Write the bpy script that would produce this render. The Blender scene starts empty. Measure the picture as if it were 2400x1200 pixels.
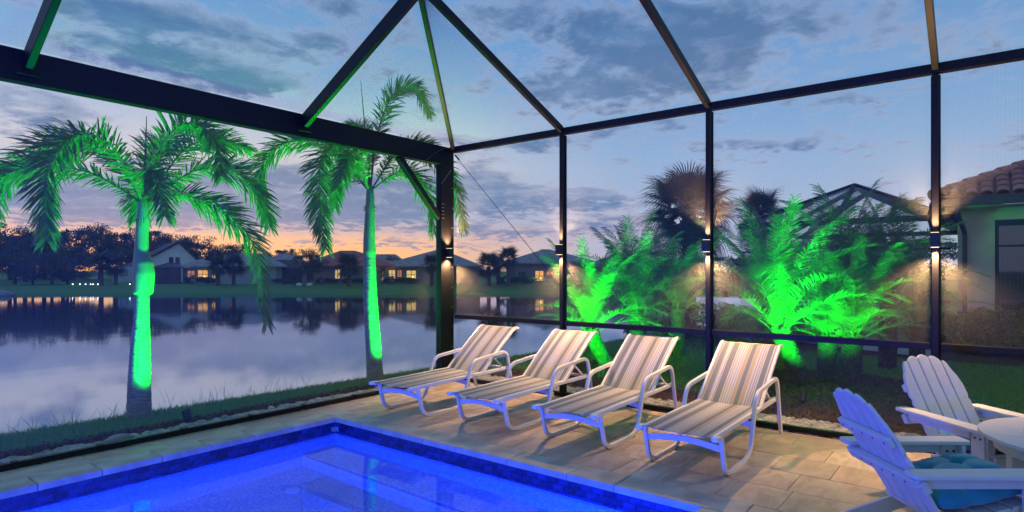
import bpy, math, random
import numpy as np
from mathutils import Vector, Matrix

random.seed(7); rng = np.random.default_rng(7)
sc = bpy.context.scene
COL = sc.collection
R = math.radians

# ------------------------------------------------------------------ camera
CAM_H = 1.6
FW = Vector((0.788, 0.616, 0)); RT = Vector((0.616, -0.788, 0)); UP = Vector((0, 0, 1))
FPX = 1420.0; HOR = 635.0
cam_d = bpy.data.cameras.new("camera"); cam = bpy.data.objects.new("camera", cam_d); COL.objects.link(cam)
cam.location = (0, 0, CAM_H); cam.rotation_euler = (R(90), 0, R(-52.0))
cam_d.sensor_width = 36; cam_d.lens = 36 * FPX / 2400
cam_d.shift_y = (HOR - 600) / 2400
cam_d.clip_start = 0.05; cam_d.clip_end = 5000
sc.camera = cam

def at(u, v, D):            # point that the photograph shows at (u, v) when it stands D metres away
    return FW * D + RT * ((u - 1200) / FPX * D) + UP * (CAM_H + (HOR - v) / FPX * D)
def atz(u, D, z):
    p = FW * D + RT * ((u - 1200) / FPX * D); p.z = z; return p

# ------------------------------------------------------------------ render settings
sc.render.engine = 'CYCLES'
cy = sc.cycles
cy.use_denoising = True
cy.denoising_prefilter = 'NONE'
try: cy.denoiser = 'OPENIMAGEDENOISE'
except Exception: pass
cy.max_bounces = 7; cy.diffuse_bounces = 3; cy.glossy_bounces = 3; cy.transmission_bounces = 5; cy.transparent_max_bounces = 8
cy.sample_clamp_indirect = 4.0; cy.sample_clamp_direct = 0
cy.caustics_reflective = False; cy.caustics_refractive = True
cy.use_light_tree = True
sc.view_settings.view_transform = 'Standard'; sc.view_settings.look = 'None'
sc.view_settings.exposure = 0.12; sc.view_settings.gamma = 1.0
sc.view_settings.use_curve_mapping = False

# ------------------------------------------------------------------ node expression helper
class E:
    def __init__(s, nt, sock): s.nt = nt; s.s = sock
    def _m(s, op, *o, clamp=False):
        n = s.nt.nodes.new('ShaderNodeMath'); n.operation = op; n.use_clamp = clamp
        for i, x in enumerate((s,) + o):
            if isinstance(x, E): s.nt.links.new(x.s, n.inputs[i])
            else: n.inputs[i].default_value = float(x)
        return E(s.nt, n.outputs[0])
    def __add__(s, o): return s._m('ADD', o)
    __radd__ = __add__
    def __sub__(s, o): return s._m('SUBTRACT', o)
    def __rsub__(s, o): return s._m('MULTIPLY', -1.0)._m('ADD', o)
    def __mul__(s, o): return s._m('MULTIPLY', o)
    __rmul__ = __mul__
    def __truediv__(s, o): return s._m('DIVIDE', o)
    def sm(s, a, b):
        n = s.nt.nodes.new('ShaderNodeMapRange'); n.interpolation_type = 'SMOOTHSTEP'
        s.nt.links.new(s.s, n.inputs[0]); n.inputs[1].default_value = a; n.inputs[2].default_value = b
        n.inputs[3].default_value = 0; n.inputs[4].default_value = 1
        return E(s.nt, n.outputs[0])
def mixc(nt, f, a, b, mode='MIX'):
    n = nt.nodes.new('ShaderNodeMix'); n.data_type = 'RGBA'; n.blend_type = mode
    for sock, x in ((n.inputs[0], f), (n.inputs[6], a), (n.inputs[7], b)):
        if isinstance(x, E): nt.links.new(x.s, sock)
        elif hasattr(x, 'links'): nt.links.new(x, sock)
        elif isinstance(x, (int, float)): sock.default_value = x
        else: sock.default_value = (*x, 1)
    return n.outputs[2]

# ------------------------------------------------------------------ sky
world = bpy.data.worlds.new("World"); sc.world = world; world.use_nodes = True
nt = world.node_tree; nt.nodes.clear()
SUN_AZ = math.atan2(0.914, 0.407)
def build_sky():
    tc = nt.nodes.new('ShaderNodeTexCoord'); sep = nt.nodes.new('ShaderNodeSeparateXYZ')
    nt.links.new(tc.outputs['Generated'], sep.inputs[0])
    X, Y, Z = (E(nt, sep.outputs[i]) for i in range(3))
    fwd = X * 0.788 + Y * 0.616; lat = X * 0.616 - Y * 0.788
    az = lat._m('ARCTAN2', fwd); el = Z._m('ARCSINE')
    # clouds: fractal noise on a plane high above
    den = Z._m('MAXIMUM', 0.0) + 0.16
    cmb = nt.nodes.new('ShaderNodeCombineXYZ')
    nt.links.new((X / den).s, cmb.inputs[0]); nt.links.new((Y / den).s, cmb.inputs[1])
    def noise(scale, detail, rough, dist=0.0, off=0.0):
        mp = nt.nodes.new('ShaderNodeMapping'); nt.links.new(cmb.outputs[0], mp.inputs[0]); mp.inputs[1].default_value = (off, off * .6, off * .3)
        n = nt.nodes.new('ShaderNodeTexNoise'); nt.links.new(mp.outputs[0], n.inputs['Vector'])
        n.inputs['Scale'].default_value = scale; n.inputs['Detail'].default_value = detail
        n.inputs['Roughness'].default_value = rough; n.inputs['Distortion'].default_value = dist
        return E(nt, n.outputs['Fac'])
    n1 = noise(3.6, 12, 0.64, 0.5); n2 = noise(0.8, 6, 0.55, 0.1, 4.2); n3 = noise(8.5, 7, .6, .2, 9.0)
    # one low-frequency warp so that banks of cloud are ragged
    azw = az + (n2 - 0.5) * 0.16 + (n1 - .5) * .10; elw = el + (n3 - 0.5) * 0.05 + (n2 - .5) * .03
    blobs = [(400, 55, 230, 42, 1.0), (230, 15, 160, 26, .7), (460, 165, 190, 42, 1.05), (640, 205, 90, 22, .7), (100, 275, 130, 42, 1.1),
             (930, 95, 60, 40, .55), (1130, 50, 90, 60, .75), (1340, 110, 110, 80, .95), (1560, 130, 190, 80, 1.05), (1750, 60, 170, 60, .7), (1600, 230, 190, 30, .5),
             (1270, 335, 130, 20, .7), (1815, 345, 105, 19, 1.15), (1670, 345, 70, 12, .7),
             (1130, 418, 75, 34, 1.2), (1235, 478, 140, 32, 1.1), (1400, 465, 80, 22, .9), (1470, 525, 100, 20, .9), (1250, 545, 170, 17, .85),
             (690, 445, 180, 50, 1.55), (640, 495, 220, 32, 1.5), (970, 480, 130, 55, 1.0), (420, 465, 220, 44, 1.6), (130, 455, 240, 40, 1.6), (-150, 460, 250, 40, 1.5), (300, 525, 200, 14, .8), (900, 430, 120, 30, .7), (250, 350, 200, 18, .55), (800, 300, 150, 22, .5), (1450, 300, 120, 16, .45),
             (890, 566, 95, 9, 1.0), (720, 572, 80, 7, .9), (1100, 575, 80, 8, .8), (60, 520, 50, 10, .6), (2300, 90, 200, 40, .55), (2050, 230, 160, 22, .5), (250, 120, 260, 30, .6), (760, 110, 120, 40, .6), (800, 20, 140, 26, .7), (1450, 40, 160, 40, .6), (1400, 210, 160, 26, .55), (1950, 60, 160, 50, .5), (1000, 250, 70, 30, .5), (2700, 300, 260, 60, .9), (-500, 200, 400, 90, 1.0)]
    mask = None
    for u, v, su, sv, w in blobs:
        r = (u - 1200) / FPX; a = math.atan(r); c = math.cos(a)
        e = math.atan((HOR - v) / FPX * c); sa = su / FPX * c * c; se = sv / FPX * c
        q1 = (azw - a) / sa; q2 = (elw - e) / se
        g = ((q1 * q1 + q2 * q2) * -0.7)._m('EXPONENT') * w if False else None
        g = E(nt, (q1 * q1 + q2 * q2).s) * -0.7
        ex = g._m('EXPONENT') * w
        mask = ex if mask is None else mask + ex
    dens = mask._m('MINIMUM', 1.5) + 0.10 + (n1 - 0.5) * 3.4 + (n3 - .5) * 2.2 + (n2 - .5) * .6
    hz = (az * -1.0 + R(-6))                       # >0 towards the afterglow
    glow = az.sm(R(14), R(-16)) * az.sm(R(-115), R(-60))
    rightness = az.sm(R(-5), R(35))
    def ramp(x, stops):
        n = nt.nodes.new('ShaderNodeValToRGB'); nt.links.new(x.s, n.inputs[0]); cr = n.color_ramp
        while len(cr.elements) < len(stops): cr.elements.new(0.5)
        for e_, (p, c_) in zip(cr.elements, stops): e_.position = p; e_.color = (*c_, 1)
        return n.outputs[0]
    el2 = (el * (1 / R(50)))._m('MAXIMUM', 0.0)    # 0..1 over 50 degrees
    west = ramp(el2, [(0, (1.0, .46, .14)), (.030, (1.0, .52, .20)), (.055, (.92, .50, .28)), (.075, (.48, .41, .46)), (.10, (.33, .38, .54)), (.14, (.38, .44, .57)), (.19, (.60, .58, .61)), (.235, (.48, .54, .64)), (.33, (.24, .40, .61)), (.48, (.13, .32, .59)), (1, (.14, .25, .46))])
    east = ramp(el2, [(0, (.38, .44, .60)), (.10, (.38, .46, .62)), (.20, (.27, .41, .62)), (.32, (.16, .34, .60)), (.44, (.10, .27, .55)), (.6, (.10, .24, .48)), (1, (.14, .25, .46))])
    base = mixc(nt, glow, east, west)
    edge = mixc(nt, glow, ramp(el2, [(0, (.60, .45, .50)), (.08, (.58, .47, .54)), (.14, (.42, .44, .58)), (.3, (.30, .40, .58)), (1, (.22, .34, .54))]),
                ramp(el2, [(0, (1.0, .50, .24)), (.045, (1.0, .55, .32)), (.075, (.80, .54, .46)), (.10, (.38, .43, .57)), (.18, (.60, .57, .60)), (.27, (.36, .44, .60)), (1, (.22, .36, .56))]))
    core = mixc(nt, glow, ramp(el2, [(0, (.20, .25, .40)), (.12, (.10, .20, .38)), (.3, (.06, .165, .34)), (.6, (.05, .15, .31)), (1, (.05, .13, .28))]),
                ramp(el2, [(0, (.34, .28, .38)), (.055, (.24, .25, .39)), (.09, (.14, .22, .40)), (.2, (.11, .20, .36)), (.35, (.055, .15, .31)), (.6, (.05, .14, .29)), (1, (.05, .12, .26))]))
    c = mixc(nt, dens.sm(.20, .85) * .75, base, edge)
    ca = dens.sm(.40, 1.45)
    c = mixc(nt, ca * 0.95, c, core)
    n4 = noise(6.0, 9, .62, .5, 21.0); n5 = noise(2.2, 7, .6, .4, 33.0)
    c = mixc(nt, ca * n4.sm(.48, .72) * 0.42, c, edge)
    c = mixc(nt, ca * n5.sm(.50, .70) * 0.38, c, base)
    sky = nt.nodes.new('ShaderNodeTexSky'); sky.sky_type = 'NISHITA'; sky.sun_disc = False
    sky.sun_elevation = R(1.5); sky.sun_rotation = R(90) - SUN_AZ
    c = mixc(nt, 0.04, c, sky.outputs[0], 'ADD') if False else mixc(nt, 1.0, c, mixc(nt, 1.0, sky.outputs[0], (.008, .009, .010), 'MULTIPLY'), 'ADD')
    c = mixc(nt, 1.0, c, (10.0, 10.0, 10.0), 'MULTIPLY')
    bg = nt.nodes.new('ShaderNodeBackground'); nt.links.new(c, bg.inputs[0]); bg.inputs[1].default_value = 0.108
    out = nt.nodes.new('ShaderNodeOutputWorld'); nt.links.new(bg.outputs[0], out.inputs[0])
build_sky()
world.cycles.sampling_method = 'MANUAL'; world.cycles.sample_map_resolution = 512

sun_d = bpy.data.lights.new("sun", 'SUN'); sun = bpy.data.objects.new("sun", sun_d); COL.objects.link(sun)
sun_d.energy = 0.003; sun_d.angle = R(3); sun_d.color = (1, .72, .5)      # the last of the afterglow
sun.rotation_euler = Vector((-math.cos(SUN_AZ), -math.sin(SUN_AZ), -math.tan(R(1.5)))).to_track_quat('-Z', 'Y').to_euler()

# ------------------------------------------------------------------ materials
def new_mat(name):
    m = bpy.data.materials.new(name); m.use_nodes = True; t = m.node_tree; t.nodes.clear()
    o = t.nodes.new('ShaderNodeOutputMaterial'); return m, t, o
def principled(name, col, rough=.6, metal=0, spec=.5, noise=None, bump=None, rand=0.0, sheen=0, coat=0, space='Object', col2=None):
    """noise=(scale, amount, detail) varies the colour; bump=(scale, strength, distance); rand = per-object value shift"""
    m, t, o = new_mat(name)
    b = t.nodes.new('ShaderNodeBsdfPrincipled'); t.links.new(b.outputs[0], o.inputs[0])
    b.inputs['Roughness'].default_value = rough; b.inputs['Metallic'].default_value = metal
    b.inputs['Specular IOR Level'].default_value = spec
    if sheen: b.inputs['Sheen Weight'].default_value = sheen
    if coat: b.inputs['Coat Weight'].default_value = coat
    b.inputs['Base Color'].default_value = (*col, 1)
    cur = None
    tc = t.nodes.new('ShaderNodeTexCoord')
    if noise:
        n = t.nodes.new('ShaderNodeTexNoise'); t.links.new(tc.outputs[space], n.inputs['Vector'])
        n.inputs['Scale'].default_value = noise[0]; n.inputs['Detail'].default_value = noise[2] if len(noise) > 2 else 5
        f = E(t, n.outputs['Fac']).sm(.3, .7)
        c2 = col2 or tuple(x * (1 - noise[1]) for x in col)
        cur = mixc(t, f, col, c2)
    if rand:
        oi = t.nodes.new('ShaderNodeObjectInfo'); v = E(t, oi.outputs['Random']) * (2 * rand) + (1 - rand)
        hs = t.nodes.new('ShaderNodeHueSaturation'); t.links.new(v.s, hs.inputs['Value'])
        if cur is not None: t.links.new(cur, hs.inputs['Color'])
        else: hs.inputs['Color'].default_value = (*col, 1)
        cur = hs.outputs[0]
    if cur is not None: t.links.new(cur, b.inputs['Base Color'])
    if bump:
        n = t.nodes.new('ShaderNodeTexNoise'); t.links.new(tc.outputs[space], n.inputs['Vector'])
        n.inputs['Scale'].default_value = bump[0]; n.inputs['Detail'].default_value = 6
        bp = t.nodes.new('ShaderNodeBump'); bp.inputs['Strength'].default_value = bump[1]; bp.inputs['Distance'].default_value = bump[2]
        t.links.new(n.outputs['Fac'], bp.inputs['Height']); t.links.new(bp.outputs[0], b.inputs['Normal'])
    return m
def emit(name, col, strength):
    m, t, o = new_mat(name); e = t.nodes.new('ShaderNodeEmission'); e.inputs[0].default_value = (*col, 1); e.inputs[1].default_value = strength
    t.links.new(e.outputs[0], o.inputs[0]); return m
def leaf_mat(name, col, col2, trans=.35, rough=.5, scale=3.0):
    m, t, o = new_mat(name)
    b = t.nodes.new('ShaderNodeBsdfPrincipled'); b.inputs['Roughness'].default_value = rough; b.inputs['Specular IOR Level'].default_value = .35
    tr = t.nodes.new('ShaderNodeBsdfTranslucent'); mx = t.nodes.new('ShaderNodeMixShader'); mx.inputs[0].default_value = trans
    g = t.nodes.new('ShaderNodeNewGeometry'); tc = t.nodes.new('ShaderNodeTexCoord'); n = t.nodes.new('ShaderNodeTexNoise'); n.inputs['Scale'].default_value = scale
    t.links.new(tc.outputs['Object'], n.inputs['Vector'])
    f = (E(t, n.outputs['Fac']) - .5) * 1.6 + E(t, g.outputs['Random Per Island']) * .9 + .05
    c = mixc(t, f._m('MINIMUM', 1.0)._m('MAXIMUM', 0.0), col, col2)
    t.links.new(c, b.inputs['Base Color']); t.links.new(c, tr.inputs[0])
    t.links.new(b.outputs[0], mx.inputs[1]); t.links.new(tr.outputs[0], mx.inputs[2]); t.links.new(mx.outputs[0], o.inputs[0])
    return m

M = {}
M['bronze'] = principled('bronze_aluminium', (.008, .007, .009), .5, 0, .25, noise=(6, .3), bump=(300, .05, .001))
M['screen'] = principled('screen_thread', (.25, .245, .24), .8, 0, .2)
M['screw'] = principled('screw_head', (.55, .50, .42), .35, .8)
M['white_alu'] = principled('white_powder_coat', (.78, .76, .73), .38, 0, .5, bump=(260, .12, .0006), noise=(3, .06))
M['poly'] = principled('white_poly_lumber', (.62, .62, .64), .5, 0, .4, bump=(70, .25, .0012), noise=(14, .07))
M['bolt'] = principled('dark_bolt', (.06, .06, .06), .3, .9)
M['cushion'] = principled('teal_cushion', (.025, .27, .36), .85, 0, .2, noise=(8, .25), bump=(500, .3, .001), sheen=.3)
M['grout'] = principled('deck_bed', (.22, .17, .13), .9, noise=(20, .3))
M['coping'] = principled('coping_stone', (.54, .50, .45), .55, noise=(4, .3, 8), bump=(28, .45, .004), rand=.12, col2=(.34, .30, .27))
M['tile'] = principled('pool_tile', (.018, .03, .15), .18, 0, .6, noise=(30, .4), rand=.45, coat=.3)
M['plaster'] = principled('pool_plaster', (.36, .42, .55), .8, noise=(38, .5, 6), bump=(120, .3, .002))
M['pebble'] = leaf_mat('river_pebble', (.44, .43, .42), (.18, .19, .20), 0.0, .55, 4.0)
M['mulch'] = principled('mulch', (.11, .050, .028), .95, noise=(35, .7, 8), bump=(45, 1.0, .03), space='Object')
M['chip'] = leaf_mat('bark_chip', (.17, .075, .04), (.06, .028, .018), 0.0, .9, 6.0)
M['grass_blade'] = leaf_mat('grass_blade', (.13, .34, .05), (.19, .36, .07), .3, .6, 1.3)
M['foxtail'] = leaf_mat('foxtail_leaflet', (.10, .18, .022), (.21, .25, .05), .5, .45, 2.0)
M['dateleaf'] = leaf_mat('date_leaflet', (.08, .19, .045), (.14, .25, .07), .35, .45, 2.0)
M['fanleaf'] = leaf_mat('fan_leaf', (.035, .06, .03), (.075, .10, .05), .2, .5, 2.0)
M['treeleaf'] = leaf_mat('tree_leaf', (.05, .075, .045), (.11, .13, .07), .15, .7, .5)
M['shrubleaf'] = leaf_mat('shrub_leaf', (.04, .11, .03), (.09, .17, .05), .2, .35, 3.0)
M['bark'] = principled('bark', (.10, .08, .065), .9, noise=(8, .5), bump=(20, .8, .02))
M['sabalbark'] = principled('cabbage_palm_bark', (.14, .12, .10), .9, noise=(9, .5), bump=(14, .9, .03))
M['datebark'] = principled('date_palm_bark', (.11, .085, .055), .9, noise=(14, .6), bump=(30, .9, .02))
def trunk_mat():
    m, t, o = new_mat('foxtail_trunk')
    b = t.nodes.new('ShaderNodeBsdfPrincipled'); b.inputs['Roughness'].default_value = .7; t.links.new(b.outputs[0], o.inputs[0])
    tc = t.nodes.new('ShaderNodeTexCoord'); mp = t.nodes.new('ShaderNodeMapping'); mp.inputs[3].default_value = (9, 9, 60); t.links.new(tc.outputs['Object'], mp.inputs[0])
    n = t.nodes.new('ShaderNodeTexNoise'); n.inputs['Scale'].default_value = 1.0; n.inputs['Detail'].default_value = 7; t.links.new(mp.outputs[0], n.inputs['Vector'])
    n2 = t.nodes.new('ShaderNodeTexNoise'); n2.inputs['Scale'].default_value = 7; n2.inputs['Detail'].default_value = 6; t.links.new(tc.outputs['Object'], n2.inputs['Vector'])
    c = mixc(t, E(t, n.outputs[0]).sm(.35, .65), (.26, .25, .21), (.13, .125, .105))
    c = mixc(t, E(t, n2.outputs[0]).sm(.6, .72) * .7, c, (.06, .065, .05))
    t.links.new(c, b.inputs['Base Color'])
    bp = t.nodes.new('ShaderNodeBump'); bp.inputs['Strength'].default_value = .5; bp.inputs['Distance'].default_value = .006
    t.links.new(n.outputs[0], bp.inputs['Height']); t.links.new(bp.outputs[0], b.inputs['Normal'])
    return m
M['trunk'] = trunk_mat()
M['shaft'] = principled('crownshaft', (.20, .28, .13), .5, noise=(3, .3, 6), bump=(10, .5, .006), col2=(.13, .19, .09))
M['stucco'] = principled('tan_stucco', (.64, .52, .36), .9, noise=(2, .12), bump=(70, .7, .006))
M['roof_tile'] = principled('clay_roof_tile', (.58, .18, .10), .75, noise=(5, .45, 5), bump=(25, .5, .006), rand=.25, col2=(.30, .14, .12))
M['gutter'] = principled('dark_gutter', (.035, .03, .03), .4)
M['concrete'] = principled('pale_concrete', (.42, .40, .38), .9, noise=(3, .2), bump=(60, .4, .004))
M['lawn'] = principled('lawn_soil', (.075, .20, .05), 1.0, 0, .1, noise=(.7, .5, 9), bump=(40, .8, .02), col2=(.10, .22, .06))
M['black'] = principled('lamp_black', (.012, .012, .012), .4)
M['rock'] = principled('pale_rock', (.30, .31, .31), .8, noise=(5, .4), bump=(9, .8, .02))
M['wire'] = principled('steel_cable', (.05, .05, .055), .4, .6)
M['awall'] = principled('grey_blue_stucco', (.42, .44, .44), .9, noise=(1, .15))
M['bwall'] = principled('brown_stucco', (.30, .23, .19), .9, noise=(1, .15))
M['cwall'] = principled('white_siding', (.62, .62, .64), .8, noise=(1, .08))
M['roof_grey'] = principled('grey_roof', (.34, .30, .30), .85, noise=(2, .35), bump=(4, .7, .05))
M['roof_dark'] = principled('dark_roof', (.11, .09, .10), .85, noise=(2, .35), bump=(4, .7, .05))
M['roof_red'] = principled('red_roof', (.42, .13, .10), .85, noise=(2, .35), bump=(4, .7, .05))
M['darkwin'] = principled('dark_glass', (.015, .018, .025), .08)
M['lit_amber'] = emit('lit_window_amber', (1, .50, .14), .85)
M['lit_pink'] = emit('lit_window_pink', (1, .42, .25), .38)
M['lit_yellow'] = emit('lit_window_yellow', (1, .66, .22), .75)
M['spark'] = emit('garden_light', (.75, .85, 1), 9.0)
M['amber'] = emit('amber_lantern', (1, .42, .05), 1.8)
M['bulb'] = emit('interior_lamp', (1, .60, .14), 3.0)
M['lens'] = emit('lamp_lens', (1, .72, .38), 2.2)
M['glens'] = emit('green_lens', (.05, 1, .1), 6.0)

# stone deck: colour varies from paver to paver and within each
def travertine():
    m, t, o = new_mat('travertine')
    b = t.nodes.new('ShaderNodeBsdfPrincipled'); t.links.new(b.outputs[0], o.inputs[0])
    g = t.nodes.new('ShaderNodeNewGeometry'); oi = t.nodes.new('ShaderNodeObjectInfo'); rnd = E(t, oi.outputs['Random'])
    cm = t.nodes.new('ShaderNodeCombineXYZ'); t.links.new((rnd * 30).s, cm.inputs[0]); t.links.new((rnd * 17).s, cm.inputs[2])
    ad = t.nodes.new('ShaderNodeVectorMath'); ad.operation = 'ADD'; t.links.new(g.outputs['Position'], ad.inputs[0]); t.links.new(cm.outputs[0], ad.inputs[1])
    def nz(s, d, sc=(1, 1, 1), r=.55):
        mp = t.nodes.new('ShaderNodeMapping'); mp.inputs[3].default_value = sc; t.links.new(ad.outputs[0], mp.inputs[0])
        n = t.nodes.new('ShaderNodeTexNoise'); n.inputs['Scale'].default_value = s; n.inputs['Detail'].default_value = d; n.inputs['Roughness'].default_value = r
        n.inputs['Distortion'].default_value = .6
        t.links.new(mp.outputs[0], n.inputs['Vector']); return E(t, n.outputs[0])
    r1 = t.nodes.new('ShaderNodeValToRGB'); cr = r1.color_ramp; t.links.new(rnd.s, r1.inputs[0])
    for _ in range(3): cr.elements.new(.5)
    for e_, (p, c) in zip(cr.elements, [(0, (.60, .46, .34)), (.3, (.52, .37, .28)), (.55, (.64, .53, .42)), (.8, (.45, .33, .26)), (1, (.58, .46, .35))]): e_.position = p; e_.color = (*c, 1)
    c = mixc(t, nz(3.0, 8, (1, 2.6, 1)).sm(.35, .65) * .8, r1.outputs[0], (.34, .245, .19))
    c = mixc(t, nz(2.2, 4).sm(.5, .75) * .5, c, (.58, .51, .42))
    pit = nz(38, 4, (1, 2.2, 1), .7).sm(.66, .72)
    c = mixc(t, pit * .7, c, (.12, .075, .05))
    t.links.new(c, b.inputs['Base Color'])
    t.links.new((nz(6, 5) * .35 + .28).s, b.inputs['Roughness'])
    bp = t.nodes.new('ShaderNodeBump'); bp.inputs['Strength'].default_value = .5; bp.inputs['Distance'].default_value = .004
    h = nz(12, 6) - pit * .6
    t.links.new(h.s, bp.inputs['Height']); t.links.new(bp.outputs[0], b.inputs['Normal'])
    return m
M['paver'] = travertine()

def sling():
    m, t, o = new_mat('striped_sling')
    b = t.nodes.new('ShaderNodeBsdfPrincipled'); b.inputs['Roughness'].default_value = .75; t.links.new(b.outputs[0], o.inputs[0])
    tr = t.nodes.new('ShaderNodeTexCoord'); sp = t.nodes.new('ShaderNodeSeparateXYZ'); t.links.new(tr.outputs['Object'], sp.inputs[0])
    f = (E(t, sp.outputs[1]) + .285) / .57
    rp = t.nodes.new('ShaderNodeValToRGB'); rp.color_ramp.interpolation = 'CONSTANT'; t.links.new(f.s, rp.inputs[0])
    W = (.47, .48, .52); G = (.13, .16, .19); T = (.38, .31, .23); P = (.21, .155, .19); L = (.33, .34, .37)
    seq = [(.0, W), (.03, P), (.04, W), (.07, G), (.15, W), (.165, L), (.19, W), (.205, P), (.215, W), (.25, P), (.26, W), (.29, T), (.35, L), (.365, G), (.43, L), (.445, T), (.50, W), (.52, P), (.53, W),
           (.56, P), (.57, W), (.60, L), (.62, W), (.635, T), (.66, W), (.675, G), (.77, W), (.785, P), (.795, W), (.83, L)]
    cr = rp.color_ramp
    while len(cr.elements) < len(seq): cr.elements.new(.5)
    for e_, (p, c) in zip(cr.elements, seq): e_.position = p; e_.color = (*c, 1)
    # last bands beyond the ramp's 32 stops
    g2 = E(t, f.s)
    c = mixc(t, g2._m('GREATER_THAN', .86) * (g2 * -1)._m('GREATER_THAN', -.94), rp.outputs[0], G)
    c = mixc(t, g2._m('GREATER_THAN', .955) * (g2 * -1)._m('GREATER_THAN', -.965), c, P)
    wv = t.nodes.new('ShaderNodeTexWave'); wv.inputs['Scale'].default_value = 180; wv.bands_direction = 'X'; t.links.new(tr.outputs['Object'], wv.inputs[0])
    wv2 = t.nodes.new('ShaderNodeTexNoise'); wv2.inputs['Scale'].default_value = 350; t.links.new(tr.outputs['Object'], wv2.inputs['Vector'])
    c = mixc(t, E(t, wv2.outputs[0]).sm(.45, .7) * .35, c, (.2, .18, .17))
    t.links.new(c, b.inputs['Base Color'])
    bp = t.nodes.new('ShaderNodeBump'); bp.inputs['Strength'].default_value = .25; bp.inputs['Distance'].default_value = .001
    t.links.new(wv.outputs['Fac'], bp.inputs['Height']); t.links.new(bp.outputs[0], b.inputs['Normal'])
    return m
M['sling'] = sling()

def lake_mat():
    m, t, o = new_mat('lake_water')
    d = t.nodes.new('ShaderNodeBsdfDiffuse'); d.inputs[0].default_value = (.02, .035, .055, 1)
    g = t.nodes.new('ShaderNodeBsdfGlossy'); g.inputs[0].default_value = (.74, .82, .98, 1); g.inputs['Roughness'].default_value = .05
    fr = t.nodes.new('ShaderNodeFresnel'); fr.inputs[0].default_value = 1.33
    mx = t.nodes.new('ShaderNodeMixShader'); t.links.new((E(t, fr.outputs[0]) * .6 + .48)._m('MINIMUM', 1.0).s, mx.inputs[0])
    t.links.new(d.outputs[0], mx.inputs[1]); t.links.new(g.outputs[0], mx.inputs[2]); t.links.new(mx.outputs[0], o.inputs[0])
    tc = t.nodes.new('ShaderNodeTexCoord'); mp = t.nodes.new('ShaderNodeMapping'); mp.inputs[2].default_value = (0, 0, R(52)); mp.inputs[3].default_value = (.12, .6, 1)
    t.links.new(tc.outputs['Object'], mp.inputs[0]); n = t.nodes.new('ShaderNodeTexNoise'); n.inputs['Scale'].default_value = .9; n.inputs['Detail'].default_value = 4
    t.links.new(mp.outputs[0], n.inputs['Vector'])
    bp = t.nodes.new('ShaderNodeBump'); bp.inputs['Strength'].default_value = .12; bp.inputs['Distance'].default_value = .02
    t.links.new(n.outputs[0], bp.inputs['Height']); t.links.new(bp.outputs[0], g.inputs['Normal'])
    return m
M['lake'] = lake_mat()
def pool_water():
    m, t, o = new_mat('pool_water')
    g = t.nodes.new('ShaderNodeBsdfGlass'); g.inputs['IOR'].default_value = 1.33; g.inputs['Roughness'].default_value = 0.0; g.inputs[0].default_value = (.97, .98, 1, 1)
    tp = t.nodes.new('ShaderNodeBsdfTransparent'); mx = t.nodes.new('ShaderNodeMixShader'); mx.inputs[0].default_value = .26
    t.links.new(g.outputs[0], mx.inputs[1]); t.links.new(tp.outputs[0], mx.inputs[2]); t.links.new(mx.outputs[0], o.inputs[0])
    tc = t.nodes.new('ShaderNodeTexCoord'); n = t.nodes.new('ShaderNodeTexNoise'); n.inputs['Scale'].default_value = 2.5; n.inputs['Detail'].default_value = 2
    t.links.new(tc.outputs['Object'], n.inputs['Vector'])
    bp = t.nodes.new('ShaderNodeBump'); bp.inputs['Strength'].default_value = .05; bp.inputs['Distance'].default_value = .02
    t.links.new(n.outputs[0], bp.inputs['Height']); t.links.new(bp.outputs[0], g.inputs['Normal'])
    return m
M['pool_water'] = pool_water()
def window_glass():
    return principled('window_glass', (.02, .025, .03), .03, 0, 1.0, coat=.6)
M['glass'] = window_glass()

# ------------------------------------------------------------------ mesh helpers
def empty(name, loc=(0, 0, 0), rz=0.0):
    o = bpy.data.objects.new(name, None); COL.objects.link(o); o.location = loc; o.rotation_euler = (0, 0, rz); o.empty_display_size = .1; return o
def tag(o, label=None, cat=None, group=None, kind=None):
    if label: o['label'] = label
    if cat: o['category'] = cat
    if group: o['group'] = group
    if kind: o['kind'] = kind
    return o
def link_mesh(name, me, parent=None, loc=None, rot=None, scale=None):
    o = bpy.data.objects.new(name, me); COL.objects.link(o)
    if parent is not None: o.parent = parent
    if loc is not None: o.location = loc
    if rot is not None: o.rotation_euler = rot
    if scale is not None: o.scale = scale if hasattr(scale, '__len__') else (scale,) * 3
    return o
def np_mesh(name, V, F, mat, smooth=False):
    """V (n,3) array, F (m,k) int array of equal-size faces"""
    V = np.asarray(V, dtype=np.float32); F = np.asarray(F, dtype=np.int32); k = F.shape[1]
    me = bpy.data.meshes.new(name); me.vertices.add(len(V)); me.vertices.foreach_set('co', V.ravel())
    me.loops.add(F.size); me.loops.foreach_set('vertex_index', F.ravel())
    me.polygons.add(len(F)); me.polygons.foreach_set('loop_start', np.arange(0, F.size, k, dtype=np.int32))
    me.polygons.foreach_set('loop_total', np.full(len(F), k, dtype=np.int32))
    if smooth: me.polygons.foreach_set('use_smooth', np.ones(len(F), dtype=bool))
    me.update(calc_edges=True); me.materials.append(mat); return me

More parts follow.
